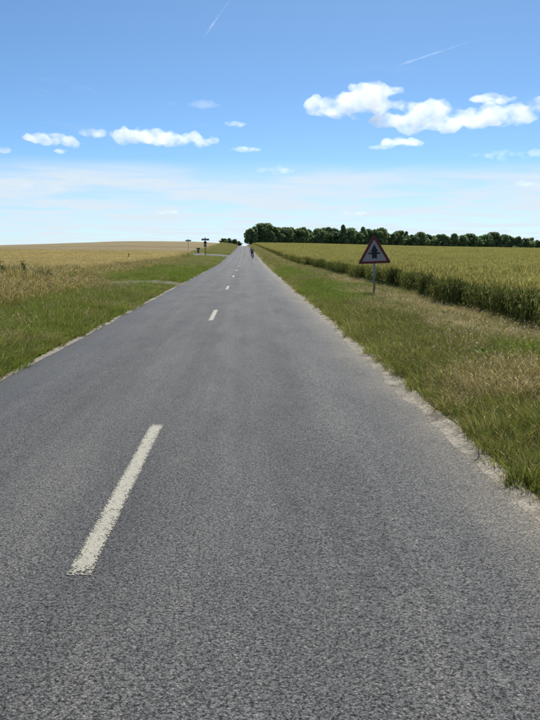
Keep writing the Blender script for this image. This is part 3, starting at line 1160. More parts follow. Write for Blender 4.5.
put("verge_grass", 0, short_set, ("short green grass fringing the left road edge", "grass"), **LL)
put("verge_grass", 1, mid_set, ("mid-height green grass on the left verge", "grass"), **LL)
put("verge_grass", 2, bright_set, ("fresh bright green grass on the left verge", "grass"), **LL)
put("dry_grass", 3, dry_set, ("brownish dry grass mixed into the left verge", "grass"), **LL)
put("tall_grass", 4, tall_set, ("tall tan grass with seed heads at the back of the left verge", "grass"), **LL)
fx, fy = jgrid(-8.0, RL - 0.5, 9, 34, 3.0)
fm = (fbm(fx, fy, 0.6, 141) > 0.5) & in_view(fx, fy)
fx, fy = keep(fm, fx, fy)
scatter("white_wildflowers", fx, fy, ground_z(fx, fy), np.stack([np.full(len(fx), 1.2)] * 2 + [1.2 + 0.8 * rng.random(len(fx))], 1), flower_set, ("pale wildflowers scattered in the left verge", "wildflowers"))

# ---- wheat on the right
def wheat_in(X, Y):
    return lat_of(X, Y) > WHX + 0.35 * (fbm(X * 0, Y, 0.45, 151) - 0.5) * 2


def crop_sheet(name, side_, x_in, x_out, y0, y1, h, mat, lab, far_drop=0.0):
    xs = np.concatenate([[x_in], x_in + side_ * np.geomspace(0.25, abs(x_out - x_in), 60)])
    ys = np.concatenate([np.arange(y0, min(60, y1), 0.8), np.geomspace(max(60, y0), y1, 90)]) if y0 < 60 else np.geomspace(y0, y1, 90)

    def zf(X, Y):
        z = ground_z(X, Y) + h + 0.10 * (fbm(X, Y, 0.35, 161, 4) - 0.5) + 0.06 * (fbm(X, Y, 1.5, 163, 2) - 0.5)
        e = np.abs(lat_of(X, Y) - x_in)
        z = np.where(e < 0.01, ground_z(X, Y) - 0.02, z)
        return z
    o = link(name, sheet(name, np.sort(xs), ys, zf), mat)
    tag(o, lab[0], lab[1], kind="stuff")
    return o


M["wheat_sheet"] = mat_canopy("wheat_canopy", [(0.3, (0.178, 0.164, 0.054)), (0.5, (0.212, 0.192, 0.064)), (0.7, (0.248, 0.216, 0.076))], 0.25)
M["wheat_soil"] = M["wheat_sheet"]
M["barley_sheet"] = mat_canopy("barley_canopy", [(0.3, (0.225, 0.195, 0.085)), (0.5, (0.275, 0.232, 0.104)), (0.7, (0.325, 0.27, 0.13))], 0.2)
M["stubble"] = mat_canopy("ripe_stubble", [(0.28, (0.20, 0.15, 0.085)), (0.42, (0.29, 0.225, 0.12)), (0.55, (0.33, 0.265, 0.14)), (0.72, (0.44, 0.36, 0.21))], 0.05, (0.35, 1.9, 1.0), 0.3)

crop_sheet("wheat_field", 1, WHX + 0.7, 900, 2, 640, 0.68, M["wheat_sheet"], ("green-gold wheat field stretching right up to the wood", "wheat field"))
X, Y = jgrid(WHX - 0.3, 34, 8, 62, 15)
m = wheat_in(X, Y) & in_view(X, Y) & ((lat_of(X, Y) < WHX + 1.6) | (rng.random(len(X)) < 0.72))
X, Y = keep(m, X, Y)
scatter("wheat_stalks", X, Y, ground_z(X, Y), np.stack([np.ones(len(X))] * 2 + [0.86 + 0.28 * fbm(X, Y, 0.5, 171)], 1), wheat_set, ("green leafy wheat stalks with ears along the near field edge", "wheat"), 0.07)
X, Y = jgrid(WHX - 0.2, 160, 60, 150, 1.7)
X2, Y2 = jgrid(WHX - 0.2, 190, 150, 430, 0.55)
X3, Y3 = jgrid(WHX - 0.2, WHX + 2.5, 60, 400, 5)
X, Y = np.concatenate([X, X2, X3 + road_cx(Y3)]), np.concatenate([Y, Y2, Y3])
m = wheat_in(X, Y) & in_view(X, Y)
X, Y = keep(m, X, Y)
scatter("wheat_ears", X, Y, ground_z(X, Y), np.stack([np.ones(len(X))] * 2 + [0.90 + 0.2 * fbm(X, Y, 0.3, 173)], 1), wheat_far_set, ("massed wheat ears farther out in the right field", "wheat"), 0.05)

# ---- barley on the left, up to the side road
def by_end(X):
    return np.interp(X, [-160, -40, -12, -6], [154, 125, 117, 113])


xs = np.concatenate([-np.geomspace(220, 0.3, 60) + BAX - 0.8, [BAX - 0.8]])
tt = np.concatenate([np.linspace(0, 0.3, 40), np.linspace(0.31, 1, 60)])
Tm, Xm = np.meshgrid(tt, xs, indexing="ij")
Ym = 2 + (by_end(Xm) - 3 - 2) * Tm
Zm = ground_z(Xm, Ym) + 0.54 + 0.10 * (fbm(Xm, Ym, 0.35, 161, 4) - 0.5)
Zm[:, -1] -= 0.55
Zm[-1, :] -= 0.55
nx, ny = len(xs), len(tt)
i = np.arange(nx * ny).reshape(ny, nx)
f = np.stack([i[:-1, :-1].ravel(), i[:-1, 1:].ravel(), i[1:, 1:].ravel(), i[1:, :-1].ravel()], 1)
tag(link("barley_field", mesh_np("barley_field", np.stack([Xm.ravel(), Ym.ravel(), Zm.ravel()], 1), f, smooth=True), M["barley_sheet"]),
    "ripening golden barley field left of the road before the junction", "barley field", kind="stuff")
X, Y = jgrid(-40, BAX + 0.3, 12, 70, 14)
m = in_view(X, Y) & (X < BAX + 0.5 * (fbm(X * 0, Y, 0.5, 181) - 0.5) * 2) & (Y > 0) | (in_view(X, Y) & (X < -14))
X, Y = keep(m, X, Y)
scatter("barley_stalks", X, Y, ground_z(X, Y), np.stack([np.ones(len(X))] * 2 + [0.86 + 0.28 * fbm(X, Y, 0.4, 183)], 1), barley_set, ("golden-green barley stalks at the near edge of the left field", "barley"), 0.07)
X, Y = jgrid(-75, BAX + 0.2, 68, 135, 2.4)
m = in_view(X, Y) & (Y < by_end(X) - 2.5) & (lat_of(X, Y) < BAX)
X, Y = keep(m, X, Y)
scatter("barley_ears", X, Y, ground_z(X, Y), np.stack([np.ones(len(X))] * 2 + [0.9 + 0.2 * fbm(X, Y, 0.3, 185)], 1), barley_far_set, ("massed golden barley ears farther out in the left field", "barley"), 0.05)

# ---- reaped field beyond the side road
xs = np.concatenate([-np.geomspace(900, 0.3, 70) - 7.2, [-7.2]])
tt = np.linspace(0, 1, 110)
Tm, Xm = np.meshgrid(tt, xs, indexing="ij")
Y0 = np.interp(Xm, [-160, -40, -12, -6], [168, 138, 130, 129])
Ym = Y0 + (560 - Y0) * Tm ** 1.4
Xw = Xm + road_cx(Ym)
Zm = ground_z(Xw, Ym) + 0.22 + 0.16 * (fbm(Xw, Ym, 0.15, 191, 4) - 0.5) + 0.10 * (fbm(Xw, Ym, 1.2, 193, 2) - 0.5)
Zm[:, -1] -= 0.3
Zm[0, :] -= 0.3
nx, ny = len(xs), len(tt)
i = np.arange(nx * ny).reshape(ny, nx)
f = np.stack([i[:-1, :-1].ravel(), i[:-1, 1:].ravel(), i[1:, 1:].ravel(), i[1:, :-1].ravel()], 1)
tag(link("stubble_field", mesh_np("stubble_field", np.stack([Xw.ravel(), Ym.ravel(), Zm.ravel()], 1), f, smooth=True), M["stubble"]),
    "tan brown ripe field rising to the skyline on the left", "field", kind="structure")

# ------------------------------------------------------------------ warning sign
def tri(side_, rc, n=5):
    """rounded equilateral triangle in XZ, base centred at the origin's height 0"""
    h = side_ * math.sqrt(3) / 2
    cs = [(-side_ / 2, 0), (side_ / 2, 0), (0, h)]
    out = []
    cen = (0, h / 3)
    for (x, z), a0 in zip(cs, (210, -30, 90)):
        dx, dz = cen[0] - x, cen[1] - z
        L = math.hypot(dx, dz)
        px_, pz_ = x + dx / L * 2 * rc, z + dz / L * 2 * rc
        for k in range(n + 1):
            a = R(a0 - 60 + 120 * k / n)
            out.append((px_ + rc * math.cos(a), pz_ + rc * math.sin(a)))
    return out


def extrude_poly(bm, poly, y0, y1, off=(0, 0)):
    a = [bm.verts.new((x + off[0], y0, z + off[1])) for x, z in poly]
    b = [bm.verts.new((x + off[0], y1, z + off[1])) for x, z in poly]
    n = len(poly)
    bm.faces.new(a)
    bm.faces.new(b[::-1])
    for i in range(n):
        j = (i + 1) % n
        bm.faces.new((a[j], a[i], b[i], b[j]))


sx, sy_ = 4.1, 23.6
sg = empty("warning_sign", (sx, sy_, gz(sx, sy_)), R(-4))
tag(sg, "triangular red-bordered priority warning sign on grey post in right verge", "road sign")
bm = bmesh.new()
bm_tube(bm, (0.02, 0.05, -0.3), (-0.015, 0.05, 1.72), 0.036, n=14)
link("post", bm_mesh("post", bm, True), M["steel"], sg)
bm = bmesh.new()
bm_tube(bm, (-0.015, 0.05, 1.72), (-0.015, 0.05, 1.735), 0.040, n=14)
link("post_cap", bm_mesh("post_cap", bm), M["dark_metal"], sg)
PB = 1.03
tilt = Matrix.Rotation(R(-2.2), 4, 'Y')


def sign_piece(name, poly, y0, y1, z0, mat, parent):
    bm = bmesh.new()
    extrude_poly(bm, poly, y0, y1, (0, z0))
    for v in bm.verts:
        v.co = Matrix.Translation((0, 0, PB)) @ tilt @ v.co
    return link(name, bm_mesh(name, bm), mat, parent)


plate = sign_piece("plate", tri(1.09, 0.045), 0.0, 0.014, 0.0, M["sign_back"], sg)
sign_piece("red_border", tri(1.065, 0.042), -0.004, 0.002, 0.007, M["sign_red"], plate)
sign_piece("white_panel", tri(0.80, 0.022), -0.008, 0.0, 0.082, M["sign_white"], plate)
# the pictogram: a broad pointed shaft crossed by a thin bar
sh = [(-0.062, 0.10), (-0.062, 0.125), (0.0, 0.155), (0.062, 0.125), (0.062, 0.10), (0.075, 0.10), (0.075, 0.36), (0.055, 0.44), (0.0, 0.56), (-0.055, 0.44), (-0.075, 0.36), (-0.075, 0.10)]
sh = [(-0.075, 0.13), (-0.03, 0.145), (0, 0.175), (0.03, 0.145), (0.075, 0.13), (0.085, 0.36), (0.115, 0.385), (0.06, 0.48), (0.0, 0.60), (-0.06, 0.48), (-0.115, 0.385), (-0.085, 0.36)]
sym = sign_piece("priority_arrow", sh, -0.012, -0.006, 0.02, M["sign_black"], plate)
sign_piece("crossing_bar", [(-0.195, 0.285), (0.195, 0.285), (0.195, 0.335), (-0.195, 0.335)], -0.0135, -0.007, 0.02, M["sign_black"], plate)
for zc in (0.20, 0.52):
    bm = bmesh.new()
    bm_box(bm, (-0.01, 0.035, PB + zc), (0.46 if zc < 0.4 else 0.2, 0.03, 0.035), bevel=0.004)
    link("bracket", bm_mesh("bracket", bm), M["steel"], sg)


# ------------------------------------------------------------------ signposts at the junction
def gable_blade(w, h):
    return [(-w / 2, 0), (w / 2 - h * 0.5, 0), (w / 2, h / 2), (w / 2 - h * 0.5, h), (-w / 2, h)]


def blade_sign(parent, w, h, z, yaw, flip, mat, y=-0.06):
    bm = bmesh.new()
    poly = gable_blade(w, h)
    if flip:
        poly = [(-x, zz_) for x, zz_ in poly][::-1]
    extrude_poly(bm, poly, y, y + 0.03, (0, z))
    bmesh.ops.rotate(bm, verts=bm.verts[:], cent=(0, 0, 0), matrix=Matrix.Rotation(yaw, 3, 'Z'))
    return link("direction_blade", bm_mesh("direction_blade", bm), mat, parent)


jx, jy = -6.75, 118.0
js = empty("direction_signpost", (jx, jy, gz(jx, jy)), 0)
tag(js, "tall dark signpost with direction arms and plates beside the side road", "signpost")
bm = bmesh.new()
bm_tube(bm, (0, 0, -0.3), (0, 0, 2.86), 0.06, n=12)
bm_tube(bm, (0, 0, 2.86), (0, 0, 2.95), 0.085, 0.02, n=12)
link("post", bm_mesh("post", bm, False), M["dark_metal"], js)
blade_sign(js, 1.28, 0.30, 2.42, R(8), True, M["sign_back"], -0.11)
blade_sign(js, 1.20, 0.26, 2.44, R(-10), False, M["dark_metal"], 0.07)
bm = bmesh.new()
ring = [(0.27 * math.cos(R(22.5 + 45 * k)), 0.27 * math.sin(R(22.5 + 45 * k))) for k in range(8)]
extrude_poly(bm, ring, 0.065, 0.085, (0, 2.08))
link("octagon_plate", bm_mesh("octagon_plate", bm), M["dark_metal"], js)
bm = bmesh.new()
bm_box(bm, (0, -0.085, 1.62), (0.46, 0.02, 0.34), bevel=0.008)
link("lower_plate", bm_mesh("lower_plate", bm), M["sign_back"], js)

kx, ky = -12.4, 155.0
ks = empty("direction_signpost", (kx, ky, gz(kx, ky)), R(6))
tag(ks, "farther T-shaped direction signpost standing in the field left of the junction", "signpost")
bm = bmesh.new()
bm_tube(bm, (0, 0, -0.3), (0, 0, 2.36), 0.045, n=12)
bm_tube(bm, (0, 0, 2.36), (0, 0, 2.50), 0.13, 0.03, n=12)
link("post", bm_mesh("post", bm), M["steel"], ks)
blade_sign(ks, 1.25, 0.28, 2.0, R(14), False, M["sign_back"], -0.09)
blade_sign(ks, 1.15, 0.26, 2.02, R(-12), True, M["dark_metal"], 0.06)

bx_, by_ = -8.7, 130.5
bs = empty("roadside_box", (bx_, by_, gz(bx_, by_)), R(10))
tag(bs, "small dark box on a short stand behind the barley", "roadside box")
bm = bmesh.new()
bm_box(bm, (0, 0, 0.96), (0.66, 0.28, 0.20), bevel=0.02)
link("cap", bm_mesh("cap", bm), M["dark_metal"], bs)
bm = bmesh.new()
bm_box(bm, (0, 0, 0.40), (0.36, 0.20, 0.92), bevel=0.012)
link("body", bm_mesh("body", bm), M["sign_back"], bs)

px_, py2 = -11.9, 74.0
stk = empty("marker_stake", (px_, py2, gz(px_, py2)), 0.3)
tag(stk, "thin brown stake poking out of the barley field", "stake")
bm = bmesh.new()
bm_tube(bm, (0, 0, -0.2), (0.02, 0, 1.02), 0.035, 0.03, 8)
link("pole", bm_mesh("pole", bm), M["wood"], stk)
bm = bmesh.new()
bm_box(bm, (0.02, -0.01, 0.98), (0.11, 0.02, 0.14), bevel=0.005)
link("tag_plate", bm_mesh("tag_plate", bm), simple("rusty_tag", (0.16, 0.05, 0.03), 0.8), stk)

# ------------------------------------------------------------------ cyclist
M["skin"] = simple("skin", (0.42, 0.25, 0.17), 0.55, var=0.08)
M["hair"] = simple("brown_hair", (0.075, 0.035, 0.018), 0.6, var=0.3, scale=60)
M["jacket"] = simple("dark_jersey", (0.018, 0.018, 0.026), 0.85, var=0.25)
M["shorts"] = simple("grey_blue_trousers", (0.055, 0.062, 0.085), 0.85, var=0.2)
M["pale"] = simple("pale_beige", (0.62, 0.52, 0.46), 0.8, var=0.1)
M["rubber"] = simple("tyre_rubber", (0.012, 0.012, 0.013), 0.8)
M["bike"] = simple("bicycle_paint", (0.025, 0.028, 0.035), 0.35)

cy0 = 100.0
cxx = 0.42 + 0.25
cz0 = float(road_surf(np.array([cxx]), np.array([cy0]))[0]) + 0.004
# slope of the road under the wheels
pit = math.atan2(float(road_z(cy0 + 0.5) - road_z(cy0 - 0.5)), 1.0)
bike = empty("bicycle", (cxx, cy0, cz0))
bike.rotation_euler = (pit, R(-3), 0)
tag(bike, "dark bicycle ridden away along the right side of the road", "bicycle")
WR = 0.335
for yy in (-0.50, 0.53):
    bm = bmesh.new()
    bm_torus(bm, (0, yy, WR), (1, 0, 0), WR - 0.02, 0.02)
    w = link("wheel", bm_mesh("wheel", bm, True), M["rubber"], bike)
    bm = bmesh.new()
    bm_torus(bm, (0, yy, WR), (1, 0, 0), WR - 0.045, 0.010, 28, 6)
    for k in range(14):
        a = 2 * math.pi * k / 14
        bm_tube(bm, (0.02 * (-1) ** k, yy, WR), (0, yy + (WR - 0.05) * math.cos(a), WR + (WR - 0.05) * math.sin(a)), 0.0016, n=4, caps=False)
    bm_tube(bm, (-0.05, yy, WR), (0.05, yy, WR), 0.018, n=8)
    link("rim", bm_mesh("rim", bm), M["steel"], w)
bm = bmesh.new()
bbk, seat_t, head_t, head_b = (0, -0.06, 0.28), (0, -0.22, 0.84), (0, 0.36, 0.86), (0, 0.40, 0.70)
for a, b, r in ((bbk, seat_t, 0.016), (seat_t, head_t, 0.015), (bbk, head_b, 0.018), (head_t, head_b, 0.018),
                (bbk, (0.05, -0.5, WR), 0.009), (bbk, (-0.05, -0.5, WR), 0.009), ((0, -0.2, 0.78), (0.05, -0.5, WR), 0.008), ((0, -0.2, 0.78), (-0.05, -0.5, WR), 0.008),
                (head_b, (0.05, 0.53, WR), 0.011), (head_b, (-0.05, 0.53, WR), 0.011), (head_t, (0, 0.34, 0.96), 0.013), (seat_t, (0, -0.24, 0.92), 0.013)):
    bm_tube(bm, a, b, r, n=8)
link("frame", bm_mesh("frame", bm, True), M["bike"], bike)
bm = bmesh.new()
bm_tube(bm, (0, 0.34, 0.97), (0.14, 0.36, 1.0), 0.012, n=8)
bm_tube(bm, (0, 0.34, 0.97), (-0.14, 0.36, 1.0), 0.012, n=8)
bm_tube(bm, (0.14, 0.36, 1.0), (0.28, 0.26, 1.0), 0.014, n=8)
bm_tube(bm, (-0.14, 0.36, 1.0), (-0.28, 0.26, 1.0), 0.014, n=8)
link("handlebar", bm_mesh("handlebar", bm), M["bike"], bike)
bm = bmesh.new()
vs = bm_box(bm, (0, -0.25, 0.945), (0.17, 0.27, 0.055), bevel=0.022)
for v in vs:
    if v.is_valid and v.co.y > -0.2:
        v.co.x *= 0.4
link("saddle", bm_mesh("saddle", bm, True), M["rubber"], bike)
bm = bmesh.new()
bm_torus(bm, (0.05, -0.06, 0.28), (1, 0, 0), 0.085, 0.006, 20, 5)
bm_tube(bm, (0.06, -0.06, 0.28), (0.085, 0.05, 0.16), 0.010, n=6)
bm_tube(bm, (-0.06, -0.06, 0.28), (-0.085, -0.17, 0.40), 0.010, n=6)
bm_tube(bm, (-0.06, -0.06, 0.28), (0.06, -0.06, 0.28), 0.014, n=8)
bm_box(bm, (0.125, 0.05, 0.155), (0.09, 0.09, 0.018))
bm_box(bm, (-0.125, -0.17, 0.405), (0.09, 0.09, 0.018))
link("crankset", bm_mesh("crankset", bm), M["steel"], bike)

person = empty("person", (cxx, cy0, cz0))
person.rotation_euler = bike.rotation_euler
tag(person, "cyclist in dark clothes with pale patch on upper back riding away up the road", "person")


def skin_body(name, joints, edges, mat, parent, root=0, sub=2):
    me = bpy.data.meshes.new(name)
    me.from_pydata([j[0] for j in joints], edges, [])
    o = bpy.data.objects.new(name + "_tmp", me)
    COL.objects.link(o)
    o.modifiers.new("skin", 'SKIN')
    if not me.skin_vertices:
        bpy.context.view_layer.objects.active = o
    for i, j in enumerate(joints):
        r = j[1]
        me.skin_vertices[0].data[i].radius = r if isinstance(r, tuple) else (r, r)
        me.skin_vertices[0].data[i].use_root = (i == root)
    sb = o.modifiers.new("sub", 'SUBSURF')
    sb.levels = sb.render_levels = sub
    dg = bpy.context.evaluated_depsgraph_get()
    m2 = bpy.data.meshes.new_from_object(o.evaluated_get(dg))
    m2.name = name
    bpy.data.objects.remove(o)
    return link(name, m2, mat, parent, True)


# body joints, one continuous figure seated on the saddle, leaning to the bars
J = [((0, -0.24, 1.02), (0.165, 0.13)),     # 0 pelvis
     ((0, -0.17, 1.17), (0.145, 0.105)),    # 1 waist
     ((0, -0.06, 1.33), (0.165, 0.115)),    # 2 chest
     ((0, 0.02, 1.44), (0.13, 0.085)),      # 3 upper chest
     ((0, 0.06, 1.515), 0.055),             # 4 neck
     ((0, 0.09, 1.575), 0.065),             # 5 head base
     ((0, 0.10, 1.655), (0.083, 0.095)),    # 6 head
     ((0, 0.10, 1.715), 0.060),             # 7 crown
     ((0.175, 0.02, 1.42), 0.062), ((0.255, 0.10, 1.22), 0.047), ((0.275, 0.235, 1.05), 0.034), ((0.275, 0.28, 1.02), 0.030),
     ((-0.175, 0.02, 1.42), 0.062), ((-0.255, 0.10, 1.22), 0.047), ((-0.275, 0.235, 1.05), 0.034), ((-0.275, 0.28, 1.02), 0.030),
     ((0.10, -0.20, 0.96), 0.095), ((0.125, 0.13, 0.64), 0.064), ((0.125, 0.06, 0.40), 0.053), ((0.125, 0.0, 0.24), 0.036), ((0.125, 0.09, 0.19), 0.036),
     ((-0.10, -0.20, 0.96), 0.095), ((-0.125, 0.16, 0.80), 0.064), ((-0.125, -0.03, 0.62), 0.053), ((-0.125, -0.21, 0.49), 0.036), ((-0.125, -0.12, 0.44), 0.036)]
E = [(0, 1), (1, 2), (2, 3), (3, 4), (4, 5), (5, 6), (6, 7), (3, 8), (8, 9), (9, 10), (10, 11), (3, 12), (12, 13), (13, 14), (14, 15),
     (0, 16), (16, 17), (17, 18), (18, 19), (19, 20), (0, 21), (21, 22), (22, 23), (23, 24), (24, 25)]
body = skin_body("body", J, E, M["skin"], person)


def grow(j, k):
    r = j[1]
    return (j[0], tuple(q * k + 0.006 for q in r) if isinstance(r, tuple) else r * k + 0.006)


top = [grow(J[i], 1.06) for i in (1, 2, 3, 8)] + [((0.218, 0.062, 1.315), 0.062)] + [grow(J[12], 1.06), ((-0.218, 0.062, 1.315), 0.062)]
skin_body("jersey", top, [(0, 1), (1, 2), (2, 3), (3, 4), (2, 5), (5, 6)], M["jacket"], person, 1)
tr = [grow(J[i], 1.07) for i in (0, 16, 17, 18, 19, 21, 22, 23, 24, 1)]
skin_body("trousers", tr, [(0, 1), (1, 2), (2, 3), (3, 4), (0, 5), (5, 6), (6, 7), (7, 8), (0, 9)], M["shorts"], person, 0)
hair = [((0, 0.085, 1.63), (0.087, 0.090)), ((0, 0.082, 1.70), (0.078, 0.086)), ((0, 0.095, 1.735), 0.045)]
skin_body("hair", hair, [(0, 1), (1, 2)], M["hair"], person, 0)
for s in (-1, 1):
    skin_body("shoe", [((0.125 * s, (-0.04 if s > 0 else -0.25), (0.20 if s > 0 else 0.445)), 0.042), ((0.125 * s, (0.13 if s > 0 else -0.08), (0.185 if s > 0 else 0.43)), 0.036)], [(0, 1)], M["rubber"], person)
    # hands: palm, four fingers hooked round the bar and a thumb
    hx, hy, hz = 0.278 * s, 0.275, 1.02
    hj = [((hx, hy - 0.02, hz + 0.01), 0.026), ((hx, hy + 0.05, hz + 0.02), 0.028)]
    he = [(0, 1)]
    for q in range(4):
        ox = (q - 1.5) * 0.019
        b = len(hj)
        hj += [((hx + ox, hy + 0.075, hz + 0.012), 0.009), ((hx + ox, hy + 0.088 - 0.004 * abs(q - 1.5), hz - 0.014), 0.0085), ((hx + ox, hy + 0.062, hz - 0.03), 0.008)]
        he += [(1, b), (b, b + 1), (b + 1, b + 2)]
    b = len(hj)
    hj += [((hx - s * 0.035, hy + 0.02, hz + 0.0), 0.010), ((hx - s * 0.045, hy + 0.045, hz - 0.015), 0.009)]
    he += [(0, b), (b, b + 1)]
    skin_body("hand", hj, he, M["skin"], person, 0, 1)
bm = bmesh.new()
bm_box(bm, (0.045, -0.155, 1.40), (0.20, 0.10, 0.24), Matrix.Rotation(R(-32), 3, 'X'), bevel=0.035)
link("pale_back_block", bm_mesh("pale_back_block", bm, True), M["pale"], person)  # pale rounded block on the upper back, right of centre

# ------------------------------------------------------------------ trees
def crown_mesh(name, seed, h, r, base, shape, nleaf, ls, cols):
    """leaf clumps on the skins of several overlapping lobes: gaps and an uneven outline"""
    g = np.random.default_rng(seed)
    lobes = []
    nl = 15 if shape != "spire" else 10
    for i in range(nl):
        t = (i + 0.5) / nl
        if shape == "spire":
            zc = base + (h - base) * (0.05 + 0.95 * t)
            rr = r * (1.0 - 0.85 * t) * (0.7 + 0.3 * g.random())
            off = r * 0.35 * (1 - t)
            sz = np.array([rr * 0.8 + 0.3, rr * 0.8 + 0.3, (h - base) / nl * 1.3])
        else:
            zc = base + (h - base) * (0.12 + 0.74 * t)
            prof = math.sin(math.pi * min(1, 0.18 + 0.74 * t)) ** 0.6
            off = r * prof * 0.72 * g.random() ** 0.5
            k = r * (0.30 + 0.26 * g.random()) * (0.75 + 0.35 * prof)
            sz = np.array([k, k, k * 0.8])
        a = g.random() * 6.283
        lobes.append((np.array([off * math.cos(a), off * math.sin(a), zc]), sz))
    V, F, C, k = [], [], [], 0
    cols = np.array(cols)
    for i in range(nleaf):
        c, s = lobes[g.integers(nl)]
        d = g.normal(size=3)
        d /= np.linalg.norm(d)
        if d[2] < -0.5 and g.random() < 0.5:
            d[2] *= -1
        rr = 0.62 + 0.45 * g.random() ** 0.7
        p = c + d * s * rr + g.normal(0, 0.12, 3) * ls
        nrm = d + g.normal(0, 0.65, 3)
        nrm /= np.linalg.norm(nrm)
        t1 = np.cross(nrm, [0.3, 0.2, 0.9]); t1 /= np.linalg.norm(t1)
        t2 = np.cross(nrm, t1)
        q = ls * (0.5 + 0.9 * g.random())
        cc = cols[g.integers(len(cols))] * (0.75 + 0.5 * g.random())
        # a ragged five-pointed clump of leaves
        a0 = g.random() * 6.283
        ring = []
        for w in range(5):
            a = a0 + w * 1.2566
            rad = q * (0.45 + 0.75 * g.random())
            ring.append(p + (t1 * math.cos(a) + t2 * math.sin(a)) * rad + nrm * q * 0.25 * g.normal())
        V += [tuple(x) for x in ring]
        C += [cc] * 5
        F.append((k, k + 1, k + 2)); F.append((k, k + 2, k + 3)); F.append((k, k + 3, k + 4))
        k += 5
    me = mesh_np(name, np.array(V), F, np.array(C))
    me.materials.append(M["leaf"])
    return me, lobes


def trunk_mesh(name, h, r0, lobes, seed):
    g = random.Random(seed)
    bm = bmesh.new()
    pts = [Vector((0, 0, -0.4))]
    for i in range(1, 6):
        pts.append(Vector((g.uniform(-0.15, 0.15), g.uniform(-0.15, 0.15), h * 0.85 * i / 5)))
    for i in range(5):
        bm_tube(bm, pts[i], pts[i + 1], r0 * (1 - 0.17 * i), r0 * (1 - 0.17 * (i + 1)), 8, caps=(i in (0, 4)))
    for c, s in lobes[:7]:
        b = pts[min(4, max(1, int(c[2] / (h * 0.85) * 4)))]
        bm_tube(bm, b, Vector(c), r0 * 0.35, r0 * 0.1, 6)
    return bm_mesh(name, bm, True)


DK = [(0.180, 0.250, 0.115), (0.205, 0.280, 0.125), (0.235, 0.315, 0.14)]
MD = [(0.240, 0.320, 0.135), (0.280, 0.360, 0.150), (0.215, 0.290, 0.125)]
LT = [(0.26, 0.31, 0.16), (0.30, 0.34, 0.18)]
variants = []
for i, (shape, cols, h, r, base) in enumerate([("round", DK, 12, 4.2, 1.2), ("round", MD, 11.5, 4.6, 0.9), ("round", DK + MD, 12.5, 3.9, 1.0), ("round", MD, 10.5, 4.0, 0.6),
                                               ("spire", DK, 12.5, 5.0, 0.6), ("spire", DK + MD, 11.5, 5.2, 0.8), ("round", LT, 9.0, 3.4, 0.5), ("round", DK, 13, 5.2, 1.5)]):
    cm, lb = crown_mesh("crown_%d" % i, 40 + i, h, r, base, shape, 2700 if shape == "round" else 1500, 0.50, cols)
    tm = trunk_mesh("trunk_%d" % i, h, 0.24, lb, i)
    tm.materials.append(M["bark"])
    variants.append((cm, tm, h))


def tree(var, x, y, height, wide, rot, label, group=None, name="woodland_tree", dz=0.0):
    cm, tm, h = variants[var]
    o = empty(name, (x, y, gz(x, y) + dz), rot)
    s = height / h
    o.scale = (s * wide, s * wide, s)
    a = bpy.data.objects.new("crown", cm); COL.objects.link(a); a.parent = o
    b = bpy.data.objects.new("trunk", tm); COL.objects.link(b); b.parent = o
    tag(o, label, "tree", group)
    return o


def xw_of(px, y):                    # lateral position that is seen in column px (of 540) at distance y
    return (px - 247.5) / 728.0 * y


# heights follow the skyline of the wood from the road towards the right
SKY = [(251, 228), (256, 226), (262, 223.5), (269, 223.5), (276, 227), (284, 227.5), (292, 227), (300, 227.5), (308, 229), (317, 228.5), (326, 226.5), (334, 228), (342, 227), (349, 228), (356, 230),
       (362, 229), (369, 228.5), (377, 228), (384, 231), (391, 233), (398, 230), (405, 233), (412, 234), (419, 232), (427, 234), (435, 234.5), (443, 233.5), (452, 233), (461, 234.5), (470, 233.5),
       (479, 235), (487, 234.5), (494, 232), (502, 234.5), (510, 235), (517, 236), (525, 237.5), (531, 237), (538, 239.5), (549, 239), (562, 238.5)]
ORD = "first second third fourth fifth sixth seventh eighth ninth tenth eleventh twelfth thirteenth fourteenth fifteenth sixteenth seventeenth eighteenth nineteenth twentieth".split()
ORD += ["twenty-" + q for q in ORD[:9]] + ["thirtieth"] + ["thirty-" + q for q in ORD[:9]] + ["fortieth"] + ["forty-" + q for q in ORD[:9]]
nsp = 0
gname = "trees along the front of the far wood"
for i, (cpx, top_y) in enumerate(SKY):
    t = (cpx - 250) / 290.0
    y = 425 + 150 * t + random.uniform(-5, 5)
    x = xw_of(cpx, y)
    zt = EYE + (249 - top_y) * y / 731.0
    hgt = max(4.0, zt - gz(x, y))
    spire = 340 < cpx < 425 and i % 3 == 0
    var = 4 + (i // 2) % 2 if spire else [0, 1, 2, 0, 3, 7, 2, 1][i % 8]
    lab = "dark green tree, %s from the road in the front row of the far wood" % ORD[i]
    grp = gname
    wide = 1.0
    nm = "woodland_tree"
    if i in (0, 1):
        var = 3
        lab = ["lowest roadside tree at the left tip of the wood", "second tree from the road at the left end of the wood"][i]
    elif i == 2:
        var, wide, lab = 7, 1.0, "tall round-topped tree near the road end of the wood"
    elif i == 3:
        var, wide, lab = 1, 1.0, "broad domed tree right of the tallest roadside tree"
    elif spire:
        nm = "pointed_tree"
        nsp += 1
        lab = "slim pointed tree, %s from the left among the pointed tops behind the warning sign" % ORD[nsp - 1]
    elif cpx == 494:
        var, wide, lab = 7, 1.0, "large dome-crowned tree above its neighbours near the right end"
    elif cpx == 531:
        var, wide, lab = 3, 0.6, "small open-crowned tree last in the wood at the right"
    elif cpx > 540:
        lab = "dark tree beyond the right end of the wood's visible row"
    tree(var, x, y, hgt, wide * (12.0 / max(hgt, 6) if hgt < 9 else 1.0) * 1.08, random.uniform(0, 6.28), lab, grp, nm)
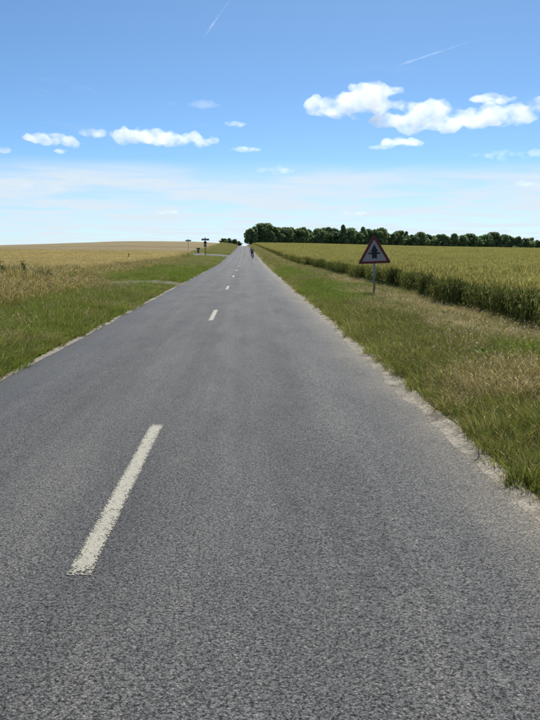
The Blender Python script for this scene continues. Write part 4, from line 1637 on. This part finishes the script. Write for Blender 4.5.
# a second rank, its tops just behind
for i in range(34):
    cpx = 258 + i * 9.3 + random.uniform(-3, 3)
    t = (cpx - 250) / 290.0
    y = 437 + 158 * t + random.uniform(-4, 8)
    x = xw_of(cpx, y)
    top_y = np.interp(cpx, [a for a, _ in SKY], [b for _, b in SKY]) + random.uniform(0.3, 2.5)
    hgt = max(4.0, EYE + (249 - top_y) * y / 731.0 - gz(x, y))
    tree([0, 2, 7, 1, 3][i % 5], x, y, hgt, 1.0 if hgt > 9 else 1.25, random.uniform(0, 6.28), "dark tree filling the second row inside the far wood", "trees in the second row of the far wood")
# pale bush in front of the wood at the right, low bushes along its foot
pb = tree(6, xw_of(515, 548), 548, 4.4, 1.9, 0.4, "pale grey-green bush in front of the wood near its right end", None, "bush")
pb["category"] = "bush"
V, F, C, k = [], [], [], 0
g = np.random.default_rng(77)
nU = 15000
ucp = g.uniform(251, 590, nU)
uy = 424 + 150 * (ucp - 250) / 290.0 + g.uniform(-3, 14, nU)
ux = xw_of(ucp, uy)
utop = np.interp(ucp, [a for a, _ in SKY], [b for _, b in SKY])
uh = (EYE + (249 - utop) * uy / 731.0 - ground_z(ux, uy)) * 0.75
uz = ground_z(ux, uy) + 0.1 + uh * g.random(nU) ** 1.2
uq = 0.7 * (0.6 + 0.8 * g.random(nU))
uc = np.array(DK)[g.integers(0, 3, nU)] * (0.7 + 0.5 * g.random(nU))[:, None]
P0 = np.stack([ux, uy, uz], 1)
V = (P0[:, None, :] + g.normal(size=(nU, 4, 3)) * uq[:, None, None]).reshape(-1, 3)
C = np.repeat(uc, 4, axis=0)
b4 = np.arange(nU)[:, None] * 4
F = np.concatenate([b4 + [0, 1, 2], b4 + [0, 2, 3]])
tag(link("undergrowth", mesh_np("undergrowth", np.array(V), F, np.array(C)), M["leaf"]), "dark tangled undergrowth along the foot of the far wood", "undergrowth", kind="stuff")

# trees and bushes beyond the crest on the left of the road
for px2, y, top_y, var, wide, lab in ((224, 415, 240.3, 3, 1.5, "low bush left of the crest, at the left of its clump"),
                                      (229, 420, 238.2, 0, 1.25, "rounded bushy tree beyond the crest, tallest of its clump"),
                                      (234, 418, 239.3, 1, 1.2, "bushy tree beyond the crest nearest the road on its left"),
                                      (238, 430, 242.0, 3, 1.4, "low bush on the left road edge at the crest")):
    x = xw_of(px2, y)
    zt = EYE + (249 - top_y) * y / 731.0
    hg = max(3.5, zt - gz(x, y))
    tr_ = tree(var, x, y, hg, wide * 1.25, px2 * 0.7, lab, "bushy trees at the crest", "bushy_tree")


# ------------------------------------------------------------------ single plants
def shrub(name, loc, h, r, n, cols, label, seed, cat="shrub"):
    g = np.random.default_rng(seed)
    o = empty(name, (loc[0], loc[1], gz(*loc)))
    bm = bmesh.new()
    V, F, C, k = [], [], [], 0
    for s in range(9):
        a = g.random() * 6.283
        e = np.array([math.cos(a) * r * g.random(), math.sin(a) * r * g.random(), h * (0.6 + 0.45 * g.random())])
        b = e * [0.15, 0.15, 0]
        bm_tube(bm, Vector(b) - Vector((0, 0, 0.05)), Vector(e), 0.012, 0.004, 5)
        for i in range(n // 9):
            t = 0.2 + 0.8 * g.random()
            p = b + (e - b) * t + g.normal(0, 0.10 * (1.1 - 0.6 * t), 3)
            p[2] = max(p[2], 0.03)
            d = g.normal(size=3); d /= np.linalg.norm(d)
            s2 = np.cross(d, [0.2, 0.5, 0.8]); s2 /= np.linalg.norm(s2)
            L, W = 0.07 * (0.6 + 0.8 * g.random()), 0.019
            cc = np.array(cols[g.integers(len(cols))]) * (0.75 + 0.5 * g.random())
            V += [tuple(p), tuple(p + d * L * 0.5 + s2 * W), tuple(p + d * L), tuple(p + d * L * 0.5 - s2 * W)]
            C += [cc] * 4
            F.append((k, k + 1, k + 2, k + 3)); k += 4
    link("stem", bm_mesh("stem", bm), M["bark"], o)
    link("foliage", mesh_np("foliage", np.array(V), F, np.array(C)), M["blade"], o)
    tag(o, label, cat, "weedy shrubs in the left verge")
    return o


DG = [(0.070, 0.100, 0.038), (0.090, 0.120, 0.042), (0.11, 0.14, 0.05)]
shrub("leafy_shrub", (-8.30, 25.2), 1.18, 0.50, 1400, DG, "dark leafy shrub at the far left edge of the verge", 1)
shrub("leafy_shrub", (-7.10, 25.6), 0.98, 0.40, 900, DG, "low spreading dark shrub just right of the narrow upright weed", 2)
shrub("leafy_shrub", (-7.50, 24.8), 1.25, 0.14, 500, DG, "narrow upright dark weed topping the tall left grass", 3)
shrub("leafy_shrub", (-6.30, 25.8), 0.80, 0.35, 600, [G2, OLV, TAN], "pale olive weed clump, rightmost of the shrubs in the left verge", 4)
# the yellow-green weed in the right verge
yw = empty("leafy_weed", (3.15, 9.6, gz(3.15, 9.6)))
tag(yw, "yellow-green leafy weed brightest in the right verge near the road", "weed")
v, f, c = merge(rosette(901, 16, 0.22, 0.035, [(0.20, 0.30, 0.035), (0.16, 0.26, 0.03)]), (lambda q: (q[0] + [0.16, 0.05, 0.02], q[1], q[2]))(rosette(902, 12, 0.18, 0.03, [(0.19, 0.29, 0.035)])))
fo = link("foliage", mesh_np("foliage", v + [0, 0, 0.16], f, c), M["blade"], yw)
bm = bmesh.new()
bm_tube(bm, (0, 0, -0.03), (0.0, 0, 0.19), 0.006, 0.004, 6)
bm_tube(bm, (0.12, 0.04, -0.03), (0.16, 0.05, 0.2), 0.006, 0.004, 6)
link("stem", bm_mesh("stem", bm), M["blade"], yw)

# ------------------------------------------------------------------ clouds: fair-weather cumulus at about 1.1 km, real volumes
def direction(pxi, pyi):
    cx_, cy_ = (pxi - 270) / 728.0, (360 - pyi) / 728.0
    d = Vector((cx_, cy_, -1.0)).normalized()
    return cam.rotation_euler.to_matrix() @ d


def mat_cloud(name, dens, scale, lo, hi, aniso=0.5):
    m, t, o = newmat(name)
    g = N(t, "ShaderNodeNewGeometry")
    n = N(t, "ShaderNodeTexNoise", i_Scale=scale, i_Detail=4.0, i_Roughness=0.62)
    LK(t, g, "Position", n, "Vector")
    mr_ = N(t, "ShaderNodeMapRange")
    LK(t, n, 0, mr_, 0)
    for i_, v_ in enumerate((lo, hi, 0.0, dens)):
        mr_.inputs[i_ + 1].default_value = v_
    vs_ = N(t, "ShaderNodeVolumeScatter", i_Anisotropy=aniso)
    vs_.inputs["Color"].default_value = (1, 1, 1, 1)
    LK(t, mr_, 0, vs_, "Density")
    LK(t, vs_, 0, o, "Volume")
    return m


M["cloud"] = mat_cloud("cumulus_vapour", 0.011, 0.0075, 0.40, 0.66)
M["thin_cloud"] = mat_cloud("thin_vapour", 0.0030, 0.004, 0.36, 0.66)
M["trail"] = mat_cloud("contrail_ice", 0.0026, 0.0015, 0.30, 0.62)


def cloud(puffs, dist, label, name="cumulus_cloud", mat="cloud", depth=1.0, amp=1.0, group="cumulus clouds in the blue", seed=0):
    """puffs: (column, row, half width, half height) as seen from the road; each becomes several rounded billows at a true distance"""
    g = random.Random(seed * 31 + len(puffs))
    pp = [direction(a, b) * dist for a, b, _, _ in puffs]
    cen = sum(pp, Vector()) / len(pp)
    ppm = dist / 728.0
    right = Vector((math.cos(R(YAW)), -math.sin(R(YAW)), 0))
    fwd = Vector((math.sin(R(YAW)), math.cos(R(YAW)), 0))
    bm = bmesh.new()
    hmin = 1e9
    for (a, b, w, h), p in zip(puffs, pp):
        wm_, hm = w * ppm, h * ppm
        nb = max(4, int(4 + 5 * w / max(h, 1)))
        for k in range(nb):
            u_ = g.uniform(-1, 1)
            env = math.sqrt(max(0.05, 1 - u_ * u_))
            r_ = hm * g.uniform(0.48, 0.82) * (0.5 + 0.5 * env)
            q = p + right * (u_ * (wm_ - r_ * 0.7)) + fwd * g.uniform(-1, 1) * wm_ * 0.5 * depth * env + Vector((0, 0, g.uniform(-0.5, 0.6) * (hm * env - r_ * 0.4)))
            res = bmesh.ops.create_icosphere(bm, subdivisions=2, radius=r_)
            sc_ = (g.uniform(1.1, 1.7), g.uniform(1.1, 1.6), g.uniform(0.7, 0.95))
            for v in res["verts"]:
                c0 = v.co
                v.co = q - cen + Vector((c0.x * sc_[0], c0.y * sc_[1], c0.z * sc_[2]))
    me0 = bpy.data.meshes.new("tmp")
    bm.to_mesh(me0); bm.free()
    to = bpy.data.objects.new("tmp", me0)
    COL.objects.link(to)
    rm = to.modifiers.new("r", 'REMESH')
    rm.mode = 'VOXEL'
    hs_ = min(h for _, _, _, h in puffs) * ppm
    rm.voxel_size = max(hs_ * 0.2, 1.7 * ppm)
    dg = bpy.context.evaluated_depsgraph_get()
    me = bpy.data.meshes.new_from_object(to.evaluated_get(dg))
    bpy.data.objects.remove(to)
    hav = sum(h for _, _, _, h in puffs) / len(puffs) * ppm
    me.update()
    for v in me.vertices:
        n_ = v.normal
        c_ = v.co
        q = Vector(c_) / (hav * 0.9) + Vector((seed * 3.1, 0, 0))
        d_ = mnoise.fractal(q, 1.0, 2.1, 4) * hav * 0.34 * amp
        v.co = c_ + n_ * d_
    to = bpy.data.objects.new("tmp", me)
    COL.objects.link(to)
    rm = to.modifiers.new("r", 'REMESH')
    rm.mode = 'VOXEL'
    rm.voxel_size = max(hs_ * 0.16, 1.3 * ppm)
    dg = bpy.context.evaluated_depsgraph_get()
    me2 = bpy.data.meshes.new_from_object(to.evaluated_get(dg))
    bpy.data.objects.remove(to)
    me2.name = name
    o = link(name, me2, M[mat], None, True)
    o.location = cen
    tag(o, label, "cloud", group)
    return o


cloud([(352, 104, 46, 14), (378, 89, 26, 8), (330, 112, 24, 6)], 5600, "left billow of the long white cloud bank over the wood", seed=1)
cloud([(408, 119, 36, 13), (448, 120, 44, 12), (492, 118, 40, 11), (430, 108, 30, 8), (520, 110, 14, 8)], 5400, "long main body of the white cloud bank at upper right", seed=2)
cloud([(494, 99, 22, 6), (480, 98, 9, 4)], 6000, "small upper puff above the right part of the cloud bank", seed=3)
cloud([(540, 103, 14, 7), (556, 104, 16, 8)], 5700, "white puff cut by the right edge beside the cloud bank", seed=4)
cloud([(397, 143, 26, 6), (380, 147, 12, 3)], 6900, "small flat white cloud just below the cloud bank", seed=5)
cloud([(150, 138, 36, 10), (185, 141, 33, 8), (130, 133, 20, 6)], 6600, "largest white cloud on the left, long and flat", seed=6)
cloud([(95, 134, 15, 6), (88, 133, 8, 5)], 6500, "puff immediately left of the largest left cloud", seed=7)
cloud([(48, 138, 25, 6), (66, 143, 14, 5), (34, 137, 12, 3)], 6700, "elongated cloud second from the left edge", seed=8)
cloud([(62, 151, 9, 3)], 7200, "tiny puff hanging under the elongated left cloud", seed=9)
cloud([(4, 150, 14, 4.5), (-12, 149, 12, 5)], 7000, "white cloud cut by the left edge of the sky", seed=10)
cloud([(235, 124, 12, 3.6)], 6200, "small puff above right of the largest left cloud", seed=11)
cloud([(245, 149, 16, 4)], 7100, "small flat puff right of the largest left cloud over the road", seed=12)
cloud([(204, 104, 16, 4.5), (170, 103, 8, 3)], 5800, "faint wispy cloud above the largest left cloud", mat="thin_cloud", seed=13, group="faint clouds")
cloud([(276, 170, 20, 5)], 8000, "pale flat cloud above the road just over the veil", mat="thin_cloud", seed=14, group="faint clouds")
cloud([(528, 184, 17, 4)], 8600, "low pale cloud at the right edge above the wood", mat="thin_cloud", seed=15, group="faint clouds")
cloud([(510, 155, 38, 4.5), (545, 152, 20, 4)], 8000, "thin grey-white streak of cloud at the right edge", mat="thin_cloud", seed=16, group="faint clouds")


cloud([(350, 213, 20, 3.2)], 9500, "faint low cloud line above the middle of the wood", mat="thin_cloud", seed=17, group="faint clouds")
cloud([(29, 186, 13, 3.2)], 8800, "faint small cloud low at the far left above the veil", mat="thin_cloud", seed=18, group="faint clouds")
cloud([(168, 212, 24, 3.0)], 9500, "faint low cloud line left of the road above the ridge", mat="thin_cloud", seed=19, group="faint clouds")


def contrail(p0, p1, dist, w, label, seed):
    a, b = direction(*p0) * dist, direction(*p1) * dist
    cen = (a + b) / 2
    bm = bmesh.new()
    n, m_ = 60, 10
    rings = []
    q = (b - a).to_track_quat('Z', 'Y')
    for i_ in range(n + 1):
        t_ = i_ / n
        p = a + (b - a) * t_ - cen
        rr = w * (0.25 + 0.75 * (1 - t_)) * (0.75 + 0.5 * mnoise.noise(Vector((t_ * 9, seed, 0)))) * min(1, 0.15 + 6 * min(t_, 1 - t_))
        off = q @ Vector((mnoise.noise(Vector((t_ * 6, seed, 4))), 0, 0)) * w * 0.4
        rings.append([bm.verts.new(p + off + q @ Vector((math.cos(u_), math.sin(u_), 0)) * rr) for u_ in [2 * math.pi * k_ / m_ for k_ in range(m_)]])
    for i_ in range(n):
        for k_ in range(m_):
            bm.faces.new((rings[i_][k_], rings[i_][(k_ + 1) % m_], rings[i_ + 1][(k_ + 1) % m_], rings[i_ + 1][k_]))
    bm.faces.new(rings[0]); bm.faces.new(rings[-1][::-1])
    o = link("contrail", bm_mesh("contrail", bm, True), M["trail"])
    o.location = cen
    tag(o, label, "contrail", "vapour trails")


contrail((204, 37), (236, -9), 27000, 62, "short bright vapour trail rising to the top of the sky", 1)
contrail((396, 66), (478, 39), 26000, 55, "faint slanting vapour trail above the right cloud bank", 2)
